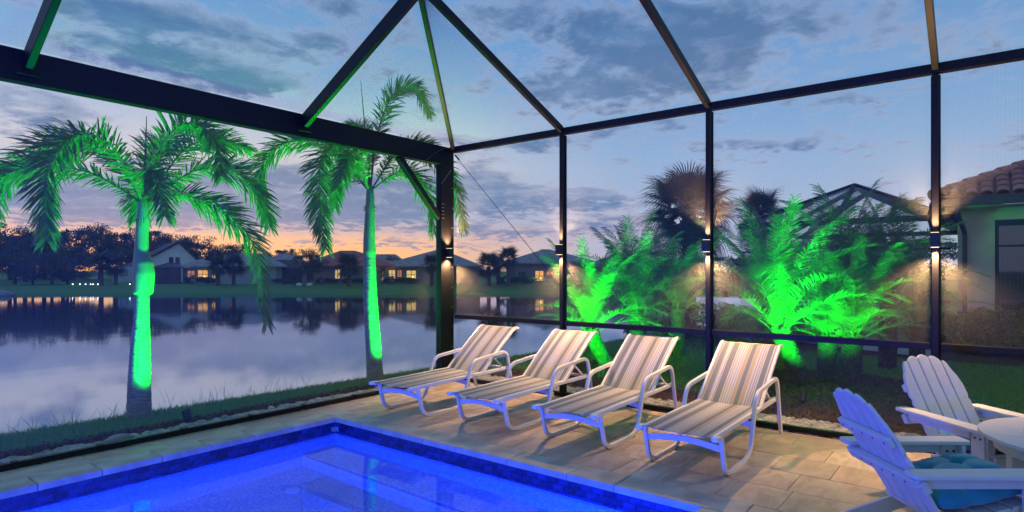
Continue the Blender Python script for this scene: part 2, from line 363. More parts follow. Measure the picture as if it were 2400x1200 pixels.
class MB:
    def __init__(s, origin=(0, 0, 0)): s.v = []; s.f = []; s.o = Vector(origin)
    def add(s, vs, fs):
        b = len(s.v); s.v += [tuple(Vector(p) - s.o) for p in vs]; s.f += [tuple(b + i for i in f) for f in fs]; return s
    def box(s, x0, x1, y0, y1, z0, z1):
        return s.add([(x0, y0, z0), (x1, y0, z0), (x1, y1, z0), (x0, y1, z0), (x0, y0, z1), (x1, y0, z1), (x1, y1, z1), (x0, y1, z1)],
                     [(0, 3, 2, 1), (4, 5, 6, 7), (0, 1, 5, 4), (1, 2, 6, 5), (2, 3, 7, 6), (3, 0, 4, 7)])
    def beam(s, p, q, w, h, up=(0, 0, 1)):
        """rectangular bar from p to q, w across, h along up"""
        p = Vector(p); q = Vector(q); d = (q - p).normalized(); side = d.cross(Vector(up)).normalized(); u = side.cross(d).normalized()
        vs = [a + side * (sx * w / 2) + u * (sz * h / 2) for a in (p, q) for sx, sz in ((-1, -1), (1, -1), (1, 1), (-1, 1))]
        return s.add(vs, [(0, 3, 2, 1), (4, 5, 6, 7), (0, 1, 5, 4), (1, 2, 6, 5), (2, 3, 7, 6), (3, 0, 4, 7)])
    def prism(s, poly, z0, z1, M4=None):
        n = len(poly); vs = [Vector((x, y, z0)) for x, y in poly] + [Vector((x, y, z1)) for x, y in poly]
        if M4 is not None: vs = [M4 @ v for v in vs]
        return s.add(vs, [tuple(reversed(range(n))), tuple(range(n, 2 * n))] + [(i, (i + 1) % n, n + (i + 1) % n, n + i) for i in range(n)])
    def sweep(s, pts, prof, side_ref, caps=True):
        """profile [(a,b)] swept along pts; a along side_ref, b along side_ref x tangent"""
        pts = [Vector(p) for p in pts]; n = len(pts); k = len(prof); ref = Vector(side_ref).normalized(); vs = []
        for i, p in enumerate(pts):
            t = (pts[min(i + 1, n - 1)] - pts[max(i - 1, 0)]).normalized()
            sd = (ref - t * ref.dot(t)).normalized(); u = sd.cross(t).normalized()
            vs += [p + sd * a + u * b for a, b in prof]
        fs = [(i * k + j, i * k + (j + 1) % k, (i + 1) * k + (j + 1) % k, (i + 1) * k + j) for i in range(n - 1) for j in range(k)]
        if caps: fs += [tuple(reversed(range(k))), tuple(range((n - 1) * k, n * k))]
        return s.add(vs, fs)
    def tube(s, pts, r, seg=8, side_ref=None):
        pts = [Vector(p) for p in pts]; n = len(pts); rs = r if hasattr(r, '__len__') else [r] * n
        d = (pts[-1] - pts[0]).normalized(); ref = Vector(side_ref) if side_ref else (Vector((1, 0, 0)) if abs(d.x) < .7 else Vector((0, 1, 0)))
        vs = []
        for i, p in enumerate(pts):
            t = (pts[min(i + 1, n - 1)] - pts[max(i - 1, 0)]).normalized()
            sd = (ref - t * ref.dot(t)).normalized(); u = t.cross(sd)
            vs += [p + (sd * math.cos(2 * math.pi * j / seg) + u * math.sin(2 * math.pi * j / seg)) * rs[i] for j in range(seg)]
        fs = [(i * seg + j, i * seg + (j + 1) % seg, (i + 1) * seg + (j + 1) % seg, (i + 1) * seg + j) for i in range(n - 1) for j in range(seg)]
        fs += [tuple(reversed(range(seg))), tuple(range((n - 1) * seg, n * seg))]
        return s.add(vs, fs)
    def build(s, name, mat, parent=None, smooth=False, bevel=0.0, bseg=2):
        me = bpy.data.meshes.new(name); me.from_pydata(s.v, [], s.f); me.materials.append(mat); me.update()
        if smooth:
            me.polygons.foreach_set('use_smooth', np.ones(len(me.polygons), dtype=bool))
            try: me.set_sharp_from_angle(angle=R(40))
            except Exception: pass
        o = link_mesh(name, me, parent)
        if bevel:
            b = o.modifiers.new('bevel', 'BEVEL'); b.width = bevel; b.segments = bseg; b.limit_method = 'ANGLE'; b.angle_limit = R(35)
        return o
def copy_tree(o, parent=None):
    c = o.copy(); COL.objects.link(c); c.parent = parent
    for ch in o.children: copy_tree(ch, c)
    return c
def fillet(pts, radii, seg=6):
    """round the inner corners of a polyline"""
    pts = [Vector(p) for p in pts]; out = [pts[0]]
    for i in range(1, len(pts) - 1):
        r = radii[i - 1] if hasattr(radii, '__len__') else radii
        a = (pts[i - 1] - pts[i]); b = (pts[i + 1] - pts[i]); la, lb = a.length, b.length; a.normalize(); b.normalize()
        d = min(r, la * .49, lb * .49); p0 = pts[i] + a * d; p1 = pts[i] + b * d
        for k in range(seg + 1):
            t = k / seg; out.append(p0 * (1 - t) ** 2 + pts[i] * 2 * t * (1 - t) + p1 * t * t)
    out.append(pts[-1]); return out
def spline(ctrl, n):
    """Catmull-Rom through the control points"""
    P = [Vector(c) for c in ctrl]; P = [P[0] * 2 - P[1]] + P + [P[-1] * 2 - P[-2]]; out = []; m = len(P) - 3
    for i in range(n):
        t = i / (n - 1) * m; k = min(int(t), m - 1); t -= k; a, b, c, d = P[k:k + 4]
        out.append(((b * 2) + (c - a) * t + (a * 2 - b * 5 + c * 4 - d) * t * t + (b * 3 - a - c * 3 + d) * t ** 3) * .5)
    return out

def icosphere(sub=1):
    p = (1 + 5 ** .5) / 2
    v = [(-1, p, 0), (1, p, 0), (-1, -p, 0), (1, -p, 0), (0, -1, p), (0, 1, p), (0, -1, -p), (0, 1, -p), (p, 0, -1), (p, 0, 1), (-p, 0, -1), (-p, 0, 1)]
    f = [(0, 11, 5), (0, 5, 1), (0, 1, 7), (0, 7, 10), (0, 10, 11), (1, 5, 9), (5, 11, 4), (11, 10, 2), (10, 7, 6), (7, 1, 8), (3, 9, 4), (3, 4, 2), (3, 2, 6), (3, 6, 8), (3, 8, 9), (4, 9, 5), (2, 4, 11), (6, 2, 10), (8, 6, 7), (9, 8, 1)]
    v = [Vector(x).normalized() for x in v]
    for _ in range(sub):
        mid = {}; nf = []
        def m(a, b):
            k = (min(a, b), max(a, b))
            if k not in mid: v.append(((v[a] + v[b]) / 2).normalized()); mid[k] = len(v) - 1
            return mid[k]
        for a, b, c in f:
            ab, bc, ca = m(a, b), m(b, c), m(c, a); nf += [(a, ab, ca), (b, bc, ab), (c, ca, bc), (ab, bc, ca)]
        f = nf
    return np.array([tuple(x) for x in v]), np.array(f)
ICO1 = icosphere(1); ICO2 = icosphere(2)

def rot_batch(ax, ay, az):
    cx, sx, cy_, sy, cz, sz = np.cos(ax), np.sin(ax), np.cos(ay), np.sin(ay), np.cos(az), np.sin(az)
    m = np.empty((len(ax), 3, 3))
    m[:, 0, 0] = cz * cy_; m[:, 0, 1] = cz * sy * sx - sz * cx; m[:, 0, 2] = cz * sy * cx + sz * sx
    m[:, 1, 0] = sz * cy_; m[:, 1, 1] = sz * sy * sx + cz * cx; m[:, 1, 2] = sz * sy * cx - cz * sx
    m[:, 2, 0] = -sy; m[:, 2, 1] = cy_ * sx; m[:, 2, 2] = cy_ * cx
    return m
def replicate(Vt, Ft, pos, rotm, scale):
    """copies of a template mesh: pos (n,3), rotm (n,3,3), scale (n,3)"""
    n = len(pos); V = np.einsum('nij,nkj->nki', rotm, Vt[None] * scale[:, None, :]) + pos[:, None, :]
    F = Ft[None] + (np.arange(n) * len(Vt))[:, None, None]
    return V.reshape(-1, 3), F.reshape(-1, Ft.shape[1])

# ------------------------------------------------------------------ terrain and water
LAKE_Z = -1.2; GZ = -0.05
def crest(x): return 7.65 - 0.07 * np.clip(x, -20, 60)
def ground_z(x, y):
    t = np.clip((y - crest(x)) / 2.6, 0, 1); z = GZ - 1.5 * (t * t * (3 - 2 * t))
    return z
def build_ground():
    xs = np.sort(np.concatenate([np.linspace(-1500, -40, 12), np.linspace(-30, 40, 71), [6.3], np.linspace(50, 1500, 20)]))
    ys = np.concatenate([np.linspace(-1500, -12, 10), np.linspace(-8, 6.2, 12), np.linspace(6.4, 11.5, 35), [14, 30]])
    Xg, Yg = np.meshgrid(xs, ys, indexing='ij'); Zg = ground_z(Xg, Yg)
    Zg = Zg + 0.012 * np.sin(Xg * 1.7 + Yg) * np.cos(Yg * 2.3) * (Yg > 6.4)
    # cut: the pool and deck stand inside a dug-out area
    inside = (Xg > -6.5) & (Xg < 6.2) & (Yg < 6.0) & (Yg > -6)
    Zg = np.where(inside, -2.6, Zg)
    nx, ny = len(xs), len(ys); V = np.stack([Xg, Yg, Zg], -1).reshape(-1, 3)
    i, j = np.meshgrid(np.arange(nx - 1), np.arange(ny - 1), indexing='ij'); a = (i * ny + j).ravel()
    F = np.stack([a, a + ny, a + ny + 1, a + 1], -1)
    o = link_mesh('ground', np_mesh('ground', V, F, M['lawn'], True)); tag(o, 'green lawn ground running round the pool cage down to the lake', kind='structure')
build_ground()
def strip_mesh(name, rows, mat, label):
    """rows: list of (D, z) swept from left to right across the view direction; a real sheet on the far side of the lake"""
    ls = np.concatenate([np.linspace(-2500, -200, 8), np.linspace(-160, 160, 81), np.linspace(200, 2500, 8)])
    V = []; 
    for l in ls:
        for D, z in rows:
            dd = D + (1.6 * math.sin(l * .05) + .7 * math.sin(l * .17) if D < 82 else 0)
            if l < -58 and D < 400: dd -= min(18, (-58 - l) * .9) * (1 if D < 84 else .0)
            p = FW * dd + RT * float(l); V.append((p.x, p.y, z))
    n = len(rows); i, j = np.meshgrid(np.arange(len(ls) - 1), np.arange(n - 1), indexing='ij'); a = (i * n + j).ravel()
    F = np.stack([a, a + n, a + n + 1, a + 1], -1)
    o = link_mesh(name, np_mesh(name, np.array(V), F, mat, True)); tag(o, label, kind='structure'); return o
strip_mesh('far_lawn_ground', [(71.2, -1.5), (72, -1.22), (72.3, -1.0), (76, -.72), (84, -.32), (100, -.25), (160, -.2), (400, 0), (2600, 0)], M['lawn'], 'grassy far bank of the lake where the houses stand')
lk = MB(); lk.add([(-900, 6.5, LAKE_Z), (300, 6.5, LAKE_Z), (300, 1500, LAKE_Z), (-900, 1500, LAKE_Z)], [(0, 1, 2, 3)])
tag(lk.build('lake_water', M['lake']), 'still lake reflecting the dusk sky', kind='structure')

# ------------------------------------------------------------------ pool
PX0, PX1, PY0, PY1 = -3.2, 4.04, 1.50, 5.61; WZ = -0.165
pl = MB()
z0, z1 = -1.0, -.045
T = .2
pl.box(PX0 - T, PX1 + T, PY1, PY1 + T, -1.2, z1); pl.box(PX0 - T, PX1 + T, PY0 - T, PY0, -1.2, z1)
pl.box(PX1, PX1 + T, PY0 + .001, PY1 - .001, -1.2, z1); pl.box(PX0 - T, PX0, PY0 + .001, PY1 - .001, -1.2, z1)
pl.box(PX0 + .001, PX1 - .001, PY0 + .001, PY1 - .001, -1.2, z0)
pool = pl.build('pool_shell_floor', M['plaster']); tag(pool, 'blue lit swimming pool basin of speckled plaster', kind='structure')
pool.name = 'pool_floor'
bn = MB(); bn.box(PX1 - .42, PX1 - .002, PY0 + .01, PY1 - .002, z0 + .002, -.62); bench = bn.build('pool_bench', M['plaster'], pool, bevel=.02)
w = MB(); w.add([(PX0 + .002, PY0 + .002, WZ), (PX1 - .014, PY0 + .002, WZ), (PX1 - .014, PY1 - .014, WZ), (PX0 + .002, PY1 - .014, WZ)], [(0, 1, 2, 3)])
tag(w.build('pool_water', M['pool_water']), 'clear blue lit water filling the swimming pool', kind='structure')
# waterline tiles, each one a piece
def tile_mesh(l, h):
    m = MB(); m.box(-l / 2, l / 2, 0, .010, -h / 2, h / 2); me = bpy.data.meshes.new('tile'); me.from_pydata(m.v, [], m.f); me.materials.append(M['tile']); return me
TL, TH = .104, .050
tm = tile_mesh(TL - .004, TH - .004); th2 = tile_mesh(TL / 2 - .004, TH - .004)
tile_n = 0
for side in ('far', 'right'):
    L = (PX1 - .6) if side == 'far' else (PY1 - PY0)
    cols = int(L / TL)
    for r_ in range(3 if side == 'right' else 3):
        z = -.052 - TH / 2 - r_ * TH
        for c in range(cols):
            s = (c + .5 + (.5 if r_ % 2 else 0)) * TL
            if s > L: continue
            if side == 'far': link_mesh('tile', tm, pool, (PX1 - .012 - s, PY1, z), (0, 0, math.pi))
            else: link_mesh('tile', tm, pool, (PX1, PY1 - .012 - s, z), (0, 0, math.pi / 2))
            tile_n += 1
tb = MB()
tb.box(PX0, .55, PY1 - .009, PY1 - .0005, -.205, -.052)
tag(tb.build('waterline_band', M['tile'], pool), kind='stuff')
st = tile_mesh(.100, .05)
for k in range(36):
    link_mesh('bench_tile', st, pool, (PX1 - .421, PY1 - .15 - k * .112, -.65), (0, 0, math.pi / 2))
# drain fitting on the floor under the far corner
dr = MB(); dr.prism([(.07 * math.cos(a), .07 * math.sin(a)) for a in np.linspace(0, 2 * math.pi, 20)[:-1]], 0, .012, Matrix.Translation((3.2, 5.1, z0)))
dr.build('return_fitting', M['cwall'], pool)

# coping stones
cop = empty('pool_coping', (PX1, PY1, 0)); tag(cop, 'travertine coping stones round the rim of the blue pool', 'coping', kind='structure')
def slab(name, x0, x1, y0, y1, z0, z1, mat, parent, org, gap=.003, bev=.006, tilt=True):
    cx, cy_ = (x0 + x1) / 2, (y0 + y1) / 2; m = MB(); hx, hy = (x1 - x0) / 2 - gap, (y1 - y0) / 2 - gap
    b = bev
    # chamfered top edge
    zt = z1 + random.uniform(-.0015, .0015) if tilt else z1
    m.add([(-hx, -hy, z0), (hx, -hy, z0), (hx, hy, z0), (-hx, hy, z0), (-hx, -hy, zt - b), (hx, -hy, zt - b), (hx, hy, zt - b), (-hx, hy, zt - b),
           (-hx + b, -hy + b, zt), (hx - b, -hy + b, zt), (hx - b, hy - b, zt), (-hx + b, hy - b, zt)],
          [(0, 3, 2, 1), (0, 1, 5, 4), (1, 2, 6, 5), (2, 3, 7, 6), (3, 0, 4, 7), (4, 5, 9, 8), (5, 6, 10, 9), (6, 7, 11, 10), (7, 4, 8, 11), (8, 9, 10, 11)])
    o = m.build(name, mat, parent); o.location = (cx - org[0], cy_ - org[1], 0); return o
CW = .25; OV = .02
x = PX1 + CW
xs_j = [PX1 + CW, 3.52]
while xs_j[-1] > PX0: xs_j.append(xs_j[-1] - random.choice([.42, .42, .45]))
for a, b in zip(xs_j[1:], xs_j[1:][1:]): slab('coping_stone', b, a, PY1 - OV, PY1 + CW, -.048, .004, M['coping'], cop, (PX1, PY1))
slab('coping_stone', 3.52, PX1 - OV, PY1 - OV, PY1 + CW, -.048, .004, M['coping'], cop, (PX1, PY1))
slab('coping_stone', PX1 - OV, PX1 + CW, 5.42, PY1 + CW, -.048, .004, M['coping'], cop, (PX1, PY1))
y = 5.42
while y > PY0 + .3:
    l = random.choice([.42, .45, .60]); y2 = max(y - l, PY0 - CW)
    if y2 < PY0 + .3: y2 = PY0 - CW
    slab('coping_stone', PX1 - OV, PX1 + CW, y2, y, -.048, .004, M['coping'], cop, (PX1, PY1)); y = y2
x = PX1 - OV
while x > -1.5:
    slab('coping_stone', x - .45, x, PY0 - CW, PY0 + OV, -.048, .004, M['coping'], cop, (PX1, PY1)); x -= .45

# deck bed + pavers
bed = MB()
bed.box(-6, 6.55, PY1 + T + .001, 6.30, -.3, -.038); bed.box(PX1 + T + .001, 6.55, -6, PY1 + T, -.3, -.038); bed.box(-6, PX1 + T, -6, PY0 - T - .001, -.3, -.038); bed.box(-6, PX0 - T - .001, PY0 - T, PY1 + T, -.3, -.038)
deck = bed.build('deck_floor', M['grout']); tag(deck, 'bed under the stone pool deck', kind='structure')
def paver(x0, x1, y0, y1): slab('paver', x0, x1, y0, y1, -.036, 0, M['paver'], deck, (0, 0), gap=.0016, bev=.003)
# far strip between coping and left screen wall
x = 6.44
while x > -4.5:
    l = random.choice([.60, .60, .80]); paver(x - l, x, PY1 + CW, 6.17); x -= l
# right deck: rows parallel to the pool edge
rows = np.linspace(PX1 + CW, 6.44, 6)
for i in range(5):
    y = PY1 + CW - [0, .21, .41, .1, .3][i] + .0; ys_ = [PY1 + CW, y] if y < PY1 + CW else [y]
    while ys_[-1] > -3.0: ys_.append(ys_[-1] - random.choice([.43, .61, .61, .82]))
    for a, b in zip(ys_, ys_[1:]): paver(rows[i], rows[i + 1], b, a)
yy = PY0 - CW; i = 0
while yy > -3:
    xs2 = [PX1 + CW]; 
    xs2.append(PX1 + CW - [.3, .61, .45][i % 3])
    while xs2[-1] > 0.5: xs2.append(xs2[-1] - random.choice([.61, .82, .61]))
    for a, b in zip(xs2, xs2[1:]): paver(b, a, yy - .41, yy)
    yy -= .41; i += 1

# ------------------------------------------------------------------ screen enclosure
WX, WY = 6.50, 6.20; ZT = 3.375
enc = empty('pool_enclosure', (WX, WY, 0)); tag(enc, 'dark bronze aluminium pool cage of posts, beams and insect screen over the deck', 'pool cage')
EO = (WX, WY, 0)
def eb(name, fn, mat='bronze', bevel=.003, **k):
    m = MB(EO); fn(m); return m.build(name, M[mat], enc, bevel=bevel, **k)
posts_y = [4.25, 2.36, .345, -1.65]
for py in posts_y:
    eb('post', lambda m: (m.box(WX - .05, WX + .05, py - .025, py + .025, 0, ZT - .045)))
    # spline channels standing proud either side of the screen
    eb('post_channel', lambda m: (m.box(WX + .012, WX + .030, py - .036, py + .036, .05, ZT - .05)))
# corner column: carrier column plus screen post
eb('corner_column', lambda m: (m.box(6.215, 6.42, 6.145, 6.25, 0, 3.13)), bevel=.006)
eb('corner_post', lambda m: (m.box(6.425, 6.50, 6.165, 6.235, 0, ZT - .045)))
for zz in np.arange(.2, 3.1, .29):
    s = MB(EO); s.prism([(.006 * math.cos(a), .006 * math.sin(a)) for a in np.linspace(0, 2 * math.pi, 9)[:-1]], 0, .003, Matrix.Translation((6.462, 6.164, float(zz))) @ Matrix.Rotation(R(90), 4, 'X'))
    s.build('screw', M['screw'], enc)
# carrier beam along the lake side
eb('carrier_beam', lambda m: (m.box(-6, 6.42, 6.150, 6.245, 3.135, 3.395)), bevel=.006)
eb('beam_flange', lambda m: (m.box(-6, 6.42, 6.140, 6.255, 3.130, 3.1345)))
# eave beam of the right wall, chair rails, bottom rails
eb('eave_beam', lambda m: (m.box(WX - .05, WX + .025, -3.2, 6.236, ZT - .042, ZT + .042)))
ylist = [6.165] + posts_y + [-3.2]
for a, b in zip(ylist, ylist[1:]):
    eb('chair_rail', lambda m: (m.box(WX - .03, WX + .03, b + .037, a - .037, .905, .965)))
    eb('bottom_rail', lambda m: (m.box(WX - .03, WX + .03, b + .026, a - .026, .004, .054)))
eb('bottom_rail', lambda m: (m.box(-6, 6.21, 6.18, 6.235, .004, .050)))
eb('rail_lip', lambda m: (m.box(-6, 6.21, 6.172, 6.179, .004, .030)))
for px in (1.39, 1.99, 2.70, 3.40, 4.04, 4.75, 5.45):
    eb('rail_clip', lambda m: (m.box(px - .022, px + .022, 6.163, 6.240, .004, .060)))
# roof members
apex = Vector((3.99, 4.26, 4.36))
def rafter(p, q, w, h, name='rafter'): eb(name, lambda m: (m.beam(p, q, w, h)), bevel=.004)
for xr, nm in ((3.99, 1), (1.457, 2), (-1.07, 3)):
    p = Vector((xr, 6.13, 3.30)); q = Vector((xr, 4.26, 4.28)); rafter(p, q, .055, .15, 'roof_beam')
    eb('bracket', lambda m: (m.box(xr - .09, xr + .09, 6.139, 6.146, 3.19, 3.36)))
    eb('bracket_lip', lambda m: (m.box(xr - .08, xr + .08, 6.095, 6.138, 3.186, 3.192)))
for k in range(7):   # screws along the bracket by the first roof beam
    pass
rafter((6.44, 6.13, ZT + .03), apex, .05, .075, 'hip_rafter')
for py in posts_y: rafter((6.46, py, ZT + .02), (3.99, py, 4.34), .052, .085)
rafter((3.99, 4.26, 4.36), (3.99, -3.2, 4.36), .05, .10, 'roof_beam'); rafter((3.96, 4.26, 4.36), (-4, 4.26, 4.36), .05, .10, 'roof_beam')
rafter((5.46, 6.197, 3.128), (6.212, 6.197, 2.36), .09, .075, 'knee_brace')
for k in range(5):
    for j in range(2):
        s = MB(EO); c0 = Vector((6.235 + j * .03, 6.1435, 2.36 + k * .05)); s.prism([(.006 * math.cos(a), .006 * math.sin(a)) for a in np.linspace(0, 2 * math.pi, 9)[:-1]], 0, .003, Matrix.Translation(c0) @ Matrix.Rotation(R(90), 4, 'X'))
        s.build('screw', M['screw'], enc)
for k in range(11):
    t = k / 10
    for c0 in (Vector((5.95 + .42 * t, 6.148, 3.16 + .22 * math.sin(t * 1.5))), Vector((6.23 + .18 * t, 6.143, 2.86 + .20 * t))):
        s = MB(EO); s.prism([(.005 * math.cos(a), .005 * math.sin(a)) for a in np.linspace(0, 2 * math.pi, 9)[:-1]], 0, .003, Matrix.Translation(c0) @ Matrix.Rotation(R(90), 4, 'X'))
        s.build('screw', M['screw'], enc)
cb = MB(EO); cb.tube([(6.49, 6.12, 3.28), (6.515, 4.29, 1.40)], .004, 6); cb.build('bracing_cable', M['wire'], enc)
cb = MB(EO); cb.tube([(6.49, 6.13, 3.30), (6.491, 6.05, 3.22)], .012, 6); cb.build('cable_clamp', M['wire'], enc)

# insect screen: real threads, one object per panel
def threads(quad, pitch=.0085, th=.00065, seg=None):
    """quad: 4 corners (a,b,c,d) planar; bilinear; flat threads in both directions, cut into short pieces so that sloping panels stay cheap to trace"""
    a, b, c, d = [np.array(q, dtype=float) for q in quad]; V = []; F = []
    nrm = np.cross(b - a, d - a); nrm /= np.linalg.norm(nrm)
    P0 = []; P1 = []
    nu = max(2, int(max(np.linalg.norm(b - a), np.linalg.norm(c - d)) / pitch)); nv = max(2, int(max(np.linalg.norm(d - a), np.linalg.norm(c - b)) / pitch))
    for (n, e0, e1, e2, e3) in ((nu, a, b, d, c), (nv, a, d, b, c)):
        t = (np.arange(n) + .5)[:, None] / n; p = e0 + (e1 - e0) * t; q = e2 + (e3 - e2) * t; P0.append(p); P1.append(q)
    P = np.concatenate(P0); Q = np.concatenate(P1)
    if seg:
        L = np.linalg.norm(Q - P, axis=1).max(); k = max(1, int(L / seg)); PP = []; QQ = []
        for i in range(k): PP.append(P + (Q - P) * (i / k)); QQ.append(P + (Q - P) * ((i + 1) / k))
        P = np.concatenate(PP); Q = np.concatenate(QQ)
    D = Q - P; ln = np.linalg.norm(D, axis=1, keepdims=True); ok = ln[:, 0] > .01; P, Q, D, ln = P[ok], Q[ok], D[ok], ln[ok]; D /= ln
    S = np.cross(D, nrm); r = th / 2; n = len(P); V = np.empty((n, 4, 3))
    off = nrm[None] * np.where(np.abs(D @ (b - a) / np.linalg.norm(b - a)) > .7, .0004, 0.0)[:, None]
    V[:, 0] = P + S * r + off; V[:, 1] = P - S * r + off; V[:, 2] = Q - S * r + off; V[:, 3] = Q + S * r + off
    F = np.arange(n * 4).reshape(n, 4)
    return V.reshape(-1, 3), F
def screen(quad, seg=None):
    V, F = threads(quad, seg=seg); V = V - np.array(EO)
    o = link_mesh('insect_screen', np_mesh('insect_screen', V, F, M['screen']), enc); tag(o, kind='stuff')
SX = WX + .026
for a, b in zip(ylist, ylist[1:]):
    screen([(SX, b + .03, .96), (SX, a - .03, .96), (SX, a - .03, ZT - .03), (SX, b + .03, ZT - .03)])
    screen([(SX, b + .03, .05), (SX, a - .03, .05), (SX, a - .03, .91), (SX, b + .03, .91)])
screen([(-3.0, 6.225, .05), (6.22, 6.225, .05), (6.22, 6.225, 3.13), (-3.0, 6.225, 3.13)])
# roof panels
for a, b in zip([4.26] + posts_y[1:], posts_y[1:] + [-3.2]):
    screen([(6.5, b, ZT + .05), (6.5, a, ZT + .05), (3.99, a, 4.38), (3.99, b, 4.38)], seg=.25)
screen([(6.5, 4.26, ZT + .05), (6.5, 6.2, ZT + .05), (3.99, 4.27, 4.38), (3.99, 4.26, 4.38)], seg=.25)
screen([(6.5, 6.2, ZT + .05), (-2.5, 6.2, ZT + .05), (-2.5, 4.27, 4.38), (3.99, 4.27, 4.38)], seg=.25)

# ------------------------------------------------------------------ wall lamps
def wall_lamp(x, y, z, nx, ny, label):
    """up-and-down box lamp; (nx, ny) points away from the post"""
    t = empty('wall_lamp', (x, y, z)); tag(t, label, 'wall lamp', 'up and down lamps on the cage posts')
    px, py = -ny, nx
    def bx(m, d0, d1, w, z0, z1):
        c = [(nx * d + px * s, ny * d + py * s) for d, s in ((d0, -w), (d1, -w), (d1, w), (d0, w))]; m.prism(c, z0, z1)
    m = MB(); bx(m, 0, .075, .036, -.062, .062); m.build('lamp_body', M['black'], t, bevel=.003)
    m = MB(); bx(m, .008, .067, .029, .0625, .066); m.build('lens', M['lens'], t)
    m = MB(); bx(m, .008, .067, .029, -.066, -.0625); m.build('lens', M['lens'], t)
    for sgn in (1, -1):
        l = bpy.data.lights.new('lamp_light', 'SPOT'); l.energy = (125 if sgn > 0 else 165); l.color = (1, .58, .25); l.spot_size = R(108 if sgn > 0 else 136); l.spot_blend = .9; l.shadow_soft_size = .022
        o = bpy.data.objects.new('lamp_light', l); COL.objects.link(o); o.parent = t; o.location = (nx * .045, ny * .045, sgn * .095)
        o.rotation_euler = (0, 0, 0) if sgn < 0 else (math.pi, 0, 0)
wall_lamp(6.345, 6.144, 1.86, 0, -1, 'small black up and down lamp on the wide corner column')
wall_lamp(WX - .051, 4.25, 1.87, -1, 0, 'small black lamp on the post between the corner and the cabbage palm')
wall_lamp(WX - .051, 2.36, 1.87, -1, 0, 'small black lamp on the post that crosses the cabbage palm')
wall_lamp(WX - .051, .345, 1.87, -1, 0, 'small black lamp on the post beside the tan neighbouring house')

# ------------------------------------------------------------------ pool lights (under water, in the near walls)
def pool_light(x, y, z, e, nx, ny):
    t = empty('pool_light', (x, y, z)); tag(t, 'round blue light under water in the ' + ('left end wall' if nx else 'near wall by the right corner' if x > 2 else 'near wall at its middle' if x > 0 else 'near wall towards the left') + ' of the pool', 'pool light', 'blue lights in the pool walls')
    m = MB(); 
    rot = Matrix.Rotation(R(90), 4, 'Y') if nx else Matrix.Rotation(R(90), 4, 'X')
    m.prism([(.09 * math.cos(a), .09 * math.sin(a)) for a in np.linspace(0, 2 * math.pi, 17)[:-1]], -.01, .01, rot); m.build('light_face', M['cwall'], t)
    l = bpy.data.lights.new('pool_lamp', 'POINT'); l.energy = e; l.color = (.002, .038, 1); l.shadow_soft_size = .06
    o = bpy.data.objects.new('pool_lamp', l); COL.objects.link(o); o.parent = t; o.location = (nx * .12, ny * .12, 0)
pool_light(PX0 + .012, 3.4, -.42, 4600, 1, 0)
pool_light(2.9, PY0 + .012, -.48, 420, 0, 1); pool_light(.8, PY0 + .012, -.48, 420, 0, 1); pool_light(-1.5, PY0 + .012, -.48, 420, 0, 1)

